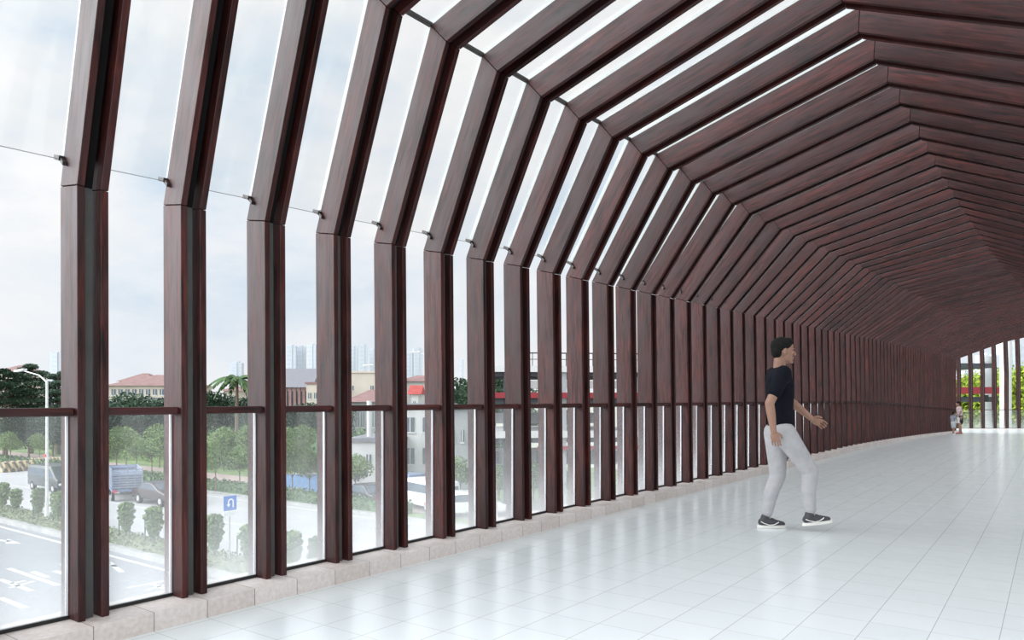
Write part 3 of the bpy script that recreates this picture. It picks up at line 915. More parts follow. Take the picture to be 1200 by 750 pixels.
br = make_barrier(); bb = bevel(MB().box(-.9, .9, -.1, .1, .82, .9).build('top_cap', M['barrier'], br), .01)
bl = [(-4, 553.5), (5, 553), (13, 552.3), (21, 551.5), (29, 550.6), (42, 547.8), (50, 547.5), (58, 547.0), (66, 546.6), (74, 546.2)]
for i, (px, py) in enumerate(bl):
    o = br if i == 0 else copy_tree(br)
    o.location = ground(px, py); o.rotation_euler.z = (0.5 if i < 5 else 0.15)
    tag(o, 'yellow and black striped road barrier, %s of the row from the left edge' % ordinal(i + 1), 'barrier', 'striped barriers on the far carriageway')


def wheels(root, xs, w, r):
    for x in xs:
        for s in (-1, 1):
            wl = MB().tube((x, s * w, r), (x, s * (w - .2), r), r, r, 18).build('wheel', M['tyre'], root, recalc=True)
            MB().tube((x, s * (w + .005), r), (x, s * (w - .02), r), r * .55, r * .55, 12).build('hub', M['hub'], wl, recalc=True)


def make_car(mat, label, L=4.4, W=1.76, h=1.46, van=False):
    root = empty('car' if not van else 'van', (0, 0, 0), 0, label, 'car' if not van else 'van')
    a = L / 2
    if van:
        side = [(-a, .35), (-a, 1.5), (-a + .15, 1.85), (a - 1.2, 1.9), (a - .45, 1.15), (a - .05, .95), (a, .38)]
        glass = [(-a + .3, 1.15), (-a + .35, 1.65), (a - 1.3, 1.70), (a - .75, 1.15)]
    else:
        side = [(-a, .35), (-a - .02, .80), (-a + .18, .95), (-a + .75, 1.0), (-a + 1.25, h - .05), (-a + 1.8, h), (.35, h - .02), (1.15, 1.0), (a - .2, .82), (a, .62), (a, .34)]
        glass = [(-a + .95, .98), (-a + 1.33, h - .11), (-a + 1.8, h - .07), (.28, h - .09), (.98, .98)]
    b = MB().prism(side, -W / 2, W / 2).build('body', M[mat], root, recalc=True); bevel(b, .09, 3)
    b.data.polygons.foreach_set('use_smooth', [True] * len(b.data.polygons))
    MB().prism(glass, -W / 2 - .004, W / 2 + .004).build('side_window', M['window'], b, recalc=True)
    zt = 1.72 if van else h - .12
    MB().obox(((a - .80) if van else .78, 0, (1.45 if van else 1.20)), ((.28 if van else .32), 0, (-.28 if van else -.18)), (0, W / 2 - .14, 0), (.014, 0, .016)).build('windscreen', M['window'], b)
    MB().obox(((-a - .01) if van else (-a + .98), 0, (1.35 if van else 1.2)), ((.012 if van else .22), 0, (.22 if van else .19)), (0, W / 2 - .16, 0), (-.02, 0, .01)).build('rear_window', M['window'], b)
    for s in (-1, 1):
        MB().box(-a - .03, -a + .05, s * (W / 2 - .22) - .14, s * (W / 2 - .22) + .14, .68, .82).build('tail_lamp', M['tail'], b)
        MB().box(a - .08, a + .012, s * (W / 2 - .24) - .16, s * (W / 2 - .24) + .16, .60, .74).build('headlamp', M['signwhite'], b)
    wheels(root, (-a + .85, a - .85), W / 2 + .01, .33)
    return root


c = make_car('carblack', 'black car parked in front of the low white building in the fifth bay'); c.location = ground(432, 593); c.rotation_euler.z = PI * .92
c = make_car('carred', 'dark car with reddish side passing right of the blue truck', h=1.42); c.location = ground(190, 590); c.rotation_euler.z = 0
c = make_car('cargreen', 'dark grey green van on the far carriageway behind the lamp post', L=5.2, W=1.9, van=True); c.location = ground(66, 574.5); c.rotation_euler.z = 0
c = make_car('carwhite', 'white van parked before the white building in the sixth bay', L=4.6, W=1.8, van=True); c.location = ground(500, 597); c.rotation_euler.z = -.25 + PI
c = make_car('carwhite', 'white car parked in the seventh bay behind the glass railing'); c.location = ground(545, 606); c.rotation_euler.z = .9
c = make_car('truckblue', 'small blue van standing left of the white van in the sixth bay', L=3.6, W=1.6, van=True); c.location = ground(473, 590); c.rotation_euler.z = -1.3

# truck with slatted cargo cage
root = empty('truck', ground(146, 583), 0, 'blue slatted cargo truck seen from behind in the second bay', 'truck'); root.rotation_euler.z = PI - .38; root.scale = (.9, .9, .9)
bd = MB().box(-2.6, 1.7, -1.0, 1.0, .72, .92)
bd.build('cargo_bed', M['truckblue'], root)
cg = MB()
for z in (1.0, 1.18, 1.36, 1.54, 1.72, 1.90, 2.08, 2.26):
    cg.box(-2.6, 1.7, -1.0, -.96, z, z + .10).box(-2.6, 1.7, .96, 1.0, z, z + .10).box(-2.62, -2.58, -1.0, 1.0, z, z + .10).box(1.66, 1.7, -1, 1, z, z + .1)
for x in (-2.6, -1.5, -.4, .7, 1.66):
    for y in (-1.01, .97): cg.box(x - .03, x + .03, y, y + .05, .9, 2.42)
for y in (-.5, 0, .5): cg.box(-2.64, -2.6, y - .03, y + .03, .9, 2.42)
cg.build('cargo_cage', M['truckgrey'], root)
MB().box(-2.4, 1.5, -.9, .9, .92, 2.0).build('cargo_load', M['truckblue'], root)
cb = bevel(MB().prism([(1.85, .5), (1.85, 2.2), (3.0, 2.25), (3.45, 1.5), (3.5, .5)], -.95, .95).build('cab', M['truckblue'], root, recalc=True), .06, 2)
MB().prism([(2.3, 1.4), (2.3, 2.05), (2.95, 2.05), (3.25, 1.4)], -.956, .956).build('side_window', M['window'], cb, recalc=True)
for s in (-1, 1): MB().box(-2.66, -2.6, s * .8 - .14, s * .8 + .14, .70, .86).build('tail_lamp', M['tail'], root)
wheels(root, (-1.7, 2.6), .98, .38)
# chassis
MB().box(-2.5, 3.2, -.4, .4, .5, .72).build('chassis', M['steel'], root)


# ------------------------------------------------------------------ buildings
def house(px0, px1, pyb, ytop, depth, wall, roof, label, cat='building', name='house', roofh=0, wins=(), over=.6, rot=0.0, base=GZ, hip=True):
    """box house: px0..px1 at its front foot row pyb, walls to row ytop. rot: turn about its centre. wins: grid (nx,nz,w,h)"""
    t = F * (H - GZ) / (pyb - HZ)
    a, b = at_depth((px0 + px1) / 2, HZ, t), (px1 - px0) / F * t
    h = H + (HZ - ytop) / F * t - GZ
    root = empty(name, (a.x, a.y, GZ), TH + rot, label, cat)
    MB().box(-b / 2, b / 2, 0, depth, 0, h).build('wall', M[wall], root)
    if roof:
        if roofh:
            o = over; rb = MB(); r1 = min(depth, b) / 2
            A = [(-b / 2 - o, -o, h), (b / 2 + o, -o, h), (b / 2 + o, depth + o, h), (-b / 2 - o, depth + o, h)]
            if hip: R = [(-b / 2 + r1 * .8, depth / 2, h + roofh), (b / 2 - r1 * .8, depth / 2, h + roofh)]
            else: R = [(-b / 2 - o, depth / 2, h + roofh), (b / 2 + o, depth / 2, h + roofh)]
            rb.add(A + R, [(0, 1, 5, 4), (1, 2, 5), (2, 3, 4, 5), (3, 0, 4), (3, 2, 1, 0)])
            rb.build('roof', M[roof], root)
        else:
            MB().box(-b / 2 - .2, b / 2 + .2, -.2, depth + .2, h, h + .3).build('roof', M[roof], root)
    for (u0, u1, z0, z1) in wins:
        w_ = MB().box(-b / 2 + u0 * b, -b / 2 + u1 * b, -.06, .02, z0 * h, z1 * h).build('window', M['window'], root)
        MB().box(-b / 2 + u0 * b - .06, -b / 2 + u1 * b + .06, -.10, 0, z0 * h - .12, z0 * h).build('window_sill', M['white'], w_)
        MB().box(-b / 2 + (u0 + u1) / 2 * b - .04, -b / 2 + (u0 + u1) / 2 * b + .04, -.09, 0, z0 * h, z1 * h).build('glazing_bar', M['white'], w_)
    return root, b, h


def wg(nx, zs, w=.5, u0=.04, u1=.96):
    o = []
    for z0, z1 in zs:
        for i in range(nx):
            a = u0 + (u1 - u0) * (i + (1 - w) / 2) / nx; o.append((a, a + (u1 - u0) * w / nx, z0, z1))
    return o


house(126, 205, 512, 452, 16, 'cream', 'rooftile', 'long cream building with pinkish hipped roof above the rail in the second bay', roofh=2.2, wins=wg(9, ((.55, .75), (.82, .93)), .6))
house(140, 175, 503, 447, 10, 'white', 'rooftile', 'pale upper block with pinkish roof rising behind the long cream building', roofh=2.0, wins=wg(5, ((.86, .95),), .6))
house(163, 215, 517, 468, 9, 'white', 'greyroof', 'low white building at the right of the second bay above the rail', wins=wg(7, ((.70, .92),), .6))
house(-6, 14, 511, 436, 10, 'cream', 'rooftile', 'pinkish building top just showing at the left edge behind the trees', roofh=1.5, wins=wg(4, ((.6, .8),), .5))
house(262, 280, 515, 458, 5, 'cream', 'rooftile', 'small cream pavilion among the trees under the palm', roofh=.8, wins=wg(3, ((.7, .9),), .6))
r_, b_, h_ = house(330, 362, 517, 454, 9, 'white', 'greyroof', 'building with tall pilasters and dark grey roof above the rail in the fourth bay', roofh=3.2, hip=False, over=.7)
for i in range(6):
    u = -b_ / 2 + (i + .5) * b_ / 6
    w_ = MB().box(u - .42, u + .42, -.05, .03, h_ * .45, h_ * .93).build('window', M['window'], r_)
    MB().box(u - b_ / 12 - .2, u - b_ / 12 + .2, -.35, 0, 0, h_).build('pilaster', M['rooftile'], r_)
house(359, 374, 519, 450, 8, 'cream', 'rooftile', 'cream block right of the pilastered building in the fourth bay', wins=wg(2, ((.75, .85),), .5))
house(403, 455, 516, 437, 9, 'cream', 'cream', 'plain cream building with one small window above the rail in the fifth bay', wins=[(.15, .22, .74, .81), (.6, .67, .74, .81)])
house(407, 450, 530, 471, 10, 'greywall', 'rooftile', 'broad brown tiled roof in front of the plain cream building', roofh=1.6, wins=wg(6, ((.5, .8),), .5))
rr_, b_, h_ = house(412, 470, 576, 518, 7, 'white', 'greyroof', 'low flat white building with a white chimney pipe in the fifth bay', wins=[(.05, .15, .2, .5), (.3, .4, .45, .75), (.6, .72, .3, .7)])
MB().tube((-b_ / 2 + 14.5 / 58 * b_, 2, h_), (-b_ / 2 + 14.5 / 58 * b_, 2, h_ + 3.0), .19, .19, 12).build('chimney_pipe', M['white'], rr_)
house(470, 521, 572, 478, 10, 'white', 'greyroof', 'white two storey building with dark windows in the sixth bay', wins=[(.11, .31, .70, .88), (.11, .31, .30, .50), (.5, .7, .70, .88), (.5, .7, .3, .5)])
house(468, 510, 513, 447, 9, 'white', 'rooftile', 'white house with low pinkish roof above the rail in the sixth bay', roofh=1.2, wins=wg(5, ((.75, .85),), .4))
house(482, 490, 524, 462, 4, 'white', 'redroof', 'small white house with bright red roof in the sixth bay', roofh=1.3, hip=False, over=.5, wins=[(.3, .6, .75, .87)])
house(523, 572, 575, 480, 9, 'greywall', 'greyroof', 'grey walled building behind the young tree in the seventh bay', wins=wg(4, ((.2, .35), (.6, .75)), .3))

# hazy towers on the skyline
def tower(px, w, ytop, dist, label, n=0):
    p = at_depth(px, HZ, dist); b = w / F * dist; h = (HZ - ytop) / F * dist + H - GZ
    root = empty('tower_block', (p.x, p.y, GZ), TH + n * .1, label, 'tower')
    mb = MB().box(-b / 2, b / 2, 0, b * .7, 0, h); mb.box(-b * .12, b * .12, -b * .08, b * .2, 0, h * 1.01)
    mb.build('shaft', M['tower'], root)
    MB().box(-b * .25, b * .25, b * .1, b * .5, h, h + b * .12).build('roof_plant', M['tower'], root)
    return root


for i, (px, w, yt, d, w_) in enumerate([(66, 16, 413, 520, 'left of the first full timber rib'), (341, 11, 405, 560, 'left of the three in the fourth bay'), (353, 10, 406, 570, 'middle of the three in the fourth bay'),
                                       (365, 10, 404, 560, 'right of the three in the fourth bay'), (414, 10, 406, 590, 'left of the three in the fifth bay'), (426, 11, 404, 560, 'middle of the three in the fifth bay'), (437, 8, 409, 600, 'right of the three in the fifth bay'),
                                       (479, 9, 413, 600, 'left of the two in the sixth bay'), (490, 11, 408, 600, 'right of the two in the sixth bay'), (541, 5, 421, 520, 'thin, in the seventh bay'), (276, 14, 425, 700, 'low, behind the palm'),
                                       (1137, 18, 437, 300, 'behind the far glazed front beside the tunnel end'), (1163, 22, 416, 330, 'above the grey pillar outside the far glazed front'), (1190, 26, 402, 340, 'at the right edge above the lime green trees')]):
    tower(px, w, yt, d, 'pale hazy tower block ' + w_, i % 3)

# multi-level steel frame structure seen through the seventh to tenth bays
root = empty('frame_building', at_depth(660, HZ, 42) * Vector((1, 1, 0)) + Vector((0, 0, GZ)) if False else Vector((at_depth(660, HZ, 42).x, at_depth(660, HZ, 42).y, GZ)), TH + .12, 'open multi level steel structure with white slabs and red beams behind the middle ribs', 'building')
sc_ = 42 / F
def zr(y): return H + (HZ - y) * sc_ - GZ
def lv(y0, y1, mat, nm, x0=-92, x1=95, d0=0, d1=8): MB().box(x0 * sc_, x1 * sc_, d0, d1, zr(y1), zr(y0)).build(nm, M[mat], root)
lv(429, 436, 'white', 'floor_slab'); lv(436, 441, 'darkslab', 'soffit_beam', d0=.3, d1=7.6); lv(460, 466.5, 'redpaint', 'red_beam', d0=-.1, d1=.2); lv(466.5, 473, 'darkslab', 'soffit_beam', d0=.2, d1=7.5)
lv(505, 513, 'white', 'floor_slab'); lv(513, 519, 'darkslab', 'soffit_beam', d0=.3, d1=7.6); lv(523, 527, 'redpaint', 'red_beam', -30, 95, -.1, .2)
lv(446, 455, 'white', 'parapet', -60, 95, .5, .8); lv(486, 500, 'greywall', 'back_wall', -92, 95, 6, 6.3); lv(530, 552, 'greywall', 'back_wall', -92, 95, 4, 4.3)
for x in range(-90, 96, 23):
    MB().box(x * sc_ - .13, x * sc_ + .13, .2, .46, 0, zr(429)).build('column', M['darkslab'] if (x // 23) % 2 else M['greywall'], root)
rl = MB(); rl.box(-60 * sc_, 95 * sc_, .1, .15, zr(414.5), zr(413))
rl.box(-60 * sc_, 95 * sc_, .1, .15, zr(421.5), zr(420.7))
for x in range(-60, 96, 8): rl.box(x * sc_ - .02, x * sc_ + .02, .1, .15, zr(429), zr(413))
rl.build('roof_railing', M['steel'], root)
for x in range(-80, 90, 20):
    MB().box(x * sc_, (x + 12) * sc_, 3.9, 4.0, zr(549), zr(534)).build('window', M['window'], root)

o = MB().box(-2.2, 2.2, -.05, .05, 0, 1.5).build('blue_hoarding', M['bluesheet']); p = ground(364, 581); o.location = p; o.rotation_euler.z = TH; tag(o, 'blue sheet hoarding behind the young trees in the fourth bay', 'hoarding')
MB().box(-2.25, 2.25, -.07, .07, 1.5, 1.58).build('top_bar', M['pole'], o)
for px, yt, w_ in ((442, 431, 'reaching into the fifth bay'), (497, 416, 'reaching into the sixth bay')):
    p = at_depth(px + 22, HZ, 58); root = empty('lamp_post', (p.x, p.y, GZ), TH, 'thin street lamp with long arm ' + w_ + ' before the pale towers', 'lamp post', 'far street lamps')
    h = H + (HZ - yt) / F * 58 - GZ
    MB().tube((0, 0, 0), (0, 0, h - .5), .09, .06, 8).build('pole', M['pole'], root)
    MB().tube((0, 0, h - .5), (-1.9, 0, h + .2), .04, .03, 8).build('arm', M['pole'], root)
    MB().obox((-2.2, 0, h + .22), (.4, 0, .02), (0, .12, 0), (0, 0, .05)).build('lamp_head', M['pole'], root)
# slanting timber prop seen in the eighth bay
a, b = ground(583, 615), at_depth(577, 512, 40)
o = MB().tube((0, 0, 0), b - a, .06, .05, 8).tube(Vector((0, 0, 0)), Vector((0, 0, .1)), .12, .12, 8).build('leaning_pole', M['cream']); o.location = a; tag(o, 'thin pale pole leaning behind the glass in the eighth bay', 'pole')

# ------------------------------------------------------------------ beyond the far front
def far_box(px0, px1, y0, y1, t, dep, mat, name, label, cat):
    p = at_depth((px0 + px1) / 2, y1, t); w = (px1 - px0) / F * t; h = (y1 - y0) / F * t
    o = MB().box(-w / 2, w / 2, 0, dep, 0, h).build(name, M[mat]); o.location = p; o.rotation_euler.z = TH
    return tag(o, label, cat)


def pillar(px, w, y0, t, mat, label, round_=True):
    p = at_depth(px, HZ, t); h = H + (HZ - y0) / F * t - GZ; r = w / 2 / F * t
    root = empty('concrete_pillar', (p.x, p.y, GZ), TH, label, 'pillar')
    MB().tube((0, 0, 0), (0, 0, h), r, r, 24).build('shaft', M[mat], root, smooth=False)
    MB().tube((0, 0, h), (0, 0, h + .4), r * 1.25, r * 1.5, 24).build('capital', M[mat], root)
    return root


pillar(1178.5, 12, 380, 50, 'white', 'tall round white pillar outside the far glazed front')
pillar(1158.5, 9, 424, 56, 'greywall', 'round grey pillar outside the far glazed front')
def footbridge():
    p = at_depth(1149, HZ, 53); root = empty('elevated_road', (p.x, p.y, GZ), TH, 'raised structure with dark red beam and dark canopy outside the far glazed front', 'bridge')
    s = 53 / F
    def z(y): return H + (HZ - y) * s - GZ
    MB().box(-50 * s, 24 * s, 0, .5, z(461.5), z(453.5)).build('red_beam', M['redpaint'], root)
    MB().box(-50 * s, 24 * s, .3, .8, z(471), z(465)).build('dark_beam', M['darkslab'], root)
    MB().box(-50 * s, 10 * s, -.5, 3.5, z(431.5), z(426)).build('canopy', M['darkslab'], root)
    for x in (-40, 20): MB().box(x * s - .1, x * s + .1, .2, .5, 0, z(430)).build('post', M['darkslab'], root)
    bx = MB().box(5 * s, 7.5 * s, -.2, 0, z(471), z(463)).build('lamp_box', M['black'], root)
footbridge()
lm = make_tree('lime_tree', 7, 3.2, 'leaf_lime', 41, n=5200, size=.32, clusters=12, squash=1.0, trunk_r=.14)
for px, t, yt, w in ((1128, 68, 447, 'beside the tunnel end'), (1141, 66, 438, 'second from the tunnel end'), (1152, 70, 440, 'third from the tunnel end'), (1168, 64, 437, 'left of the white pillar'), (1192, 62, 433, 'right of the white pillar'), (1203, 60, 431, 'at the right edge'),
                     (1182, 74, 434, 'behind the white pillar')):
    o = copy_tree(lm) if px != 1128 else lm
    p = at_depth(px, HZ, t); h = H + (HZ - yt) / F * t - GZ; o.location = (p.x, p.y, GZ); o.scale = (h / 7 * .8, h / 7 * .8, h / 7); o.rotation_euler.z = px * .7
    o['label'] = 'bright lime green tree outside the far glazed front, ' + w; o['group'] = 'lime green trees beyond the far front'
tp = copy_tree(bg)
for i, (px, t) in enumerate(((1130, 80), (1146, 82), (1162, 80), (1180, 80), (1198, 80), (1214, 80))):
    o = tp if i == 0 else copy_tree(tp)
    p = at_depth(px, HZ, t); o.location = (p.x, p.y, GZ); o.scale = (.95, .95, .95); o.rotation_euler.z = px
    o['label'] = 'dark tree low behind the lime green trees, %s from the tunnel end' % ordinal(i + 1); o['group'] = 'dark trees behind the street'


# ------------------------------------------------------------------ people
def remesh(o, vox, it=4):
    m = o.modifiers.new('Remesh', 'REMESH'); m.mode = 'VOXEL'; m.voxel_size = vox; m.use_smooth_shade = True
    s = o.modifiers.new('Smooth', 'SMOOTH'); s.factor = .5; s.iterations = it
    return o


def head(mb, c, sc, yaw=0.0, pitch_=0.0):
    """head of height .23*sc looking along +x"""
    R = Matrix.Rotation(yaw, 3, 'Z') @ Matrix.Rotation(pitch_, 3, 'Y')
    def P(x, y, z): return Vector(c) + R @ Vector((x * sc, y * sc, z * sc))
    mb.ball(P(-.005, 0, .02), .098 * sc, .076 * sc, .098 * sc, 24, 16, R)
    mb.ball(P(.022, 0, -.035), .066 * sc, .060 * sc, .080 * sc, 20, 14, R)
    mb.ball(P(.074, 0, -.094), .024 * sc, .028 * sc, .020 * sc, 12, 8, R); mb.ball(P(.045, 0, -.075), .045 * sc, .050 * sc, .036 * sc, 14, 10, R)        # chin
    mb.ball(P(.076, 0, .025), .018 * sc, .048 * sc, .012 * sc, 14, 8, R)         # brow
    mb.capsule(P(.086, 0, .015), P(.108, 0, -.022), .008 * sc, .013 * sc, 10)    # nose
    mb.ball(P(.100, 0, -.028), .012 * sc, .018 * sc, .009 * sc, 10, 8, R)
    mb.ball(P(.092, 0, -.052), .010 * sc, .024 * sc, .007 * sc, 12, 8, R)        # lips
    mb.ball(P(.089, 0, -.066), .010 * sc, .020 * sc, .007 * sc, 12, 8, R)
    for s in (-1, 1):
        mb.ball(P(.060, s * .040, -.015), .020 * sc, .020 * sc, .024 * sc, 10, 8, R)   # cheeks
        mb.ball(P(-.010, s * .078, -.008), .018 * sc, .009 * sc, .032 * sc, 12, 8, R)  # ears
    return P


def hand(mb, w, d, palm_n, s, sgn):
    """w wrist, d direction of the hand, palm_n direction the palm faces; five curled fingers"""
    d = Vector(d).normalized(); n = Vector(palm_n); n = (n - d * n.dot(d)).normalized(); sd = d.cross(n) * sgn   # sd: towards the thumb
    w = Vector(w)
    mb.capsule(w, w + d * .05 * s, .024 * s, .034 * s, 14, .5, n)
    mb.capsule(w + d * .04 * s + sd * .012 * s, w + d * .082 * s + sd * .018 * s, .026 * s, .020 * s, 12, .5, n)
    mb.capsule(w + d * .04 * s - sd * .014 * s, w + d * .078 * s - sd * .020 * s, .026 * s, .018 * s, 12, .5, n)
    for i, (o, L, r) in enumerate(((.034, .074, .0080), (.012, .082, .0083), (-.011, .076, .0080), (-.033, .060, .0072))):
        p = w + d * .085 * s + sd * o * s; q = p; a = .25 + .05 * i
        for fr in (.44, .32, .24):
            dr = d * math.cos(a) + n * math.sin(a); e = q + dr * L * fr * s; mb.capsule(q, e, r * s, r * .92 * s, 8); q = e; a += .42
    p = w + d * .025 * s + sd * .028 * s
    dr = (d * .65 + sd * .65 + n * .35).normalized(); e = p + dr * .036 * s; mb.capsule(p, e, .013 * s, .011 * s, 8)
    e2 = e + (d * .85 + sd * .2 + n * .45).normalized() * .030 * s; mb.capsule(e, e2, .0105 * s, .009 * s, 8)


V = Vector
p0 = ground(911, 620.5, 0.0)
man = empty('person', (p0.x, p0.y, 0), TH, 'man in a dark T-shirt, light grey trousers and dark sneakers striding to the right', 'person')
hipL, hipR = V((.03, .085, .90)), V((.045, -.085, .90))
kneL, ankL = V((.035, .085, .49)), V((-.075, .085, .10))
kneR, ankR = V((.27, -.085, .545)), V((.27, -.08, .155))
waist, chest, neck = V((.025, 0, 1.04)), V((.02, 0, 1.30)), V((.025, 0, 1.49))
shL, shR = V((.03, .175, 1.435)), V((-.01, -.175, 1.435))
elR, wrR = V((-.155, -.235, 1.165)), V((-.115, -.225, .915))
elL, wrL = V((.19, .235, 1.20)), V((.375, .15, 1.02))
hc = V((.055, 0, 1.645))
b = MB()
b.capsule(V((.03, 0, .95)), waist, .13, .115, 18, .75, V((1, 0, 0)))
b.capsule(waist, chest, .118, .145, 18, .72, V((1, 0, 0)))
b.capsule(shL * .75 + chest * .25, shR * .75 + chest * .25, .07, .07, 16)
b.capsule(neck - V((.005, 0, .06)), neck + V((-.005, 0, .07)), .058, .052, 14)
head(b, hc, 1.0, 0, .06)
for hp, kn, an in ((hipL, kneL, ankL), (hipR, kneR, ankR)):
    b.capsule(hp, kn, .085, .055, 16); b.capsule(kn, kn * .6 + an * .4 + V((-.02, 0, 0)), .054, .056, 14); b.capsule(kn * .6 + an * .4 + V((-.02, 0, 0)), an, .055, .036, 14)
for sh, el, wr in ((shR, elR, wrR), (shL, elL, wrL)):
    b.capsule(sh, el, .052, .040, 14); m_ = el * .65 + wr * .35; b.capsule(el, m_, .040, .040, 14); b.capsule(m_, wr, .040, .026, 14)
hand(b, wrR, (.25, .05, -1), (.3, 1, 0), 1.0, 1)
hand(b, wrL, (.75, -.35, -.45), (-.3, -.9, -.3), 1.0, -1)
body = remesh(b.build('body', M['skin'], man), .0042, 2)
# T-shirt
t = MB()
t.capsule(V((.028, 0, .975)), V((.026, 0, 1.10)), .142, .142, 20, .80, V((1, 0, 0)))
t.capsule(V((.026, 0, 1.10)), chest + V((0, 0, .02)), .142, .160, 20, .78, V((1, 0, 0)))
t.capsule(shL * .8 + chest * .2, shR * .8 + chest * .2, .084, .084, 18)
t.capsule(neck - V((0, 0, .07)), neck - V((0, 0, .03)), .085, .068, 16)
t.capsule(shR, shR.lerp(elR, .62), .072, .066, 16); t.capsule(shL, shL.lerp(elL, .62), .072, .066, 16)
remesh(t.build('t_shirt', M['tee'], man), .009, 4)
# trousers
t = MB()
t.capsule(V((.03, 0, .90)), V((.028, 0, .955)), .142, .136, 20, .82, V((1, 0, 0)))
for hp, kn, an in ((hipL, kneL, ankL), (hipR, kneR, ankR)):
    m_ = kn.lerp(an, .45) + V((-.018, 0, 0)); cuff = an + V((0, 0, .01)) + (kn - an).normalized() * .035
    t.capsule(hp + V((-.015, 0, -.01)), kn, .108, .073, 18); t.capsule(kn, m_, .072, .066, 16); t.capsule(m_, cuff, .066, .050, 16)
    for i in range(3):                                  # folds stacked over the shoe
        t.ball(cuff + (kn - an).normalized() * (.03 * i), .056 - .002 * i, .056 - .002 * i, .012, 16, 8)
remesh(t.build('trousers', M['trouser'], man), .008, 3)
# hair
t = MB()
t.ball(hc + V((-.018, 0, .045)), .100, .084, .086, 22, 14)
t.ball(hc + V((-.056, 0, .006)), .056, .072, .078, 20, 12)
t.ball(hc + V((.030, 0, .085)), .062, .062, .040, 18, 10)
remesh(t.build('hair', M['hair'], man), .007, 2)
for s in (-1, 1):
    MB().ball(hc + V((.079, s * .030, .006)), .011, .014, .007, 12, 8).build('eye', M['hair'], man, smooth=True)
    MB().capsule(hc + V((.092, s * .016, .034)), hc + V((.078, s * .050, .032)), .005, .004, 8).build('eyebrow', M['hair'], man, smooth=True)


def shoe(an, pitch_):
    R = Matrix.Rotation(pitch_, 3, 'Y')
    def P(x, y, z): return an + R @ V((x, y, z))
    m_ = MB()
    m_.capsule(P(-.035, 0, -.045), P(.045, 0, -.045), .040, .044, 16, .95, V((0, 0, 1)))
    m_.capsule(P(.045, 0, -.048), P(.150, 0, -.064), .044, .028, 16, .9, V((0, 0, 1)))
    m_.capsule(P(-.02, 0, -.04), P(-.005, 0, .005), .042, .040, 14)
    s_ = remesh(m_.build('shoe', M['shoe'], man), .006, 3)
    so = MB(); n = 22; vs = []
    for z in (-.098, -.072):
        for i in range(n):
            a = 2 * PI * i / n; x = .055 + .138 * math.cos(a); w = .046 if math.cos(a) > -.1 else .040
            vs.append(P(x, w * math.sin(a) * (1 if abs(math.cos(a)) < .9 else .9), z))
    so.add(vs, [tuple(range(n - 1, -1, -1)), tuple(range(n, 2 * n))] + [(i, (i + 1) % n, (i + 1) % n + n, i + n) for i in range(n)])
    so.build('sole', M['sole'], s_)
    for sg in (-1, 1):                                   # curved white mark on the side and laces
        mk = MB(); prev = None
        for x, z in ((-.062, -.035), (-.03, -.052), (.02, -.068), (.06, -.064), (.09, -.050), (.105, -.040)):
            q = P(x, sg * (.0435 if x < .05 else .040), z)
            if prev: mk.tube(prev, q, .0048, .0048, 6)
            prev = q
        mk.build('side_mark', M['sole'], s_)
    lc = MB()
    for i in range(4): lc.tube(P(.03 + .018 * i, -.024, -.006 - .011 * i), P(.04 + .018 * i, .024, -.006 - .011 * i), .0035, .0035, 6)
    lc.build('laces', M['sole'], s_)


shoe(ankL, 0.0); shoe(ankR, -.12)


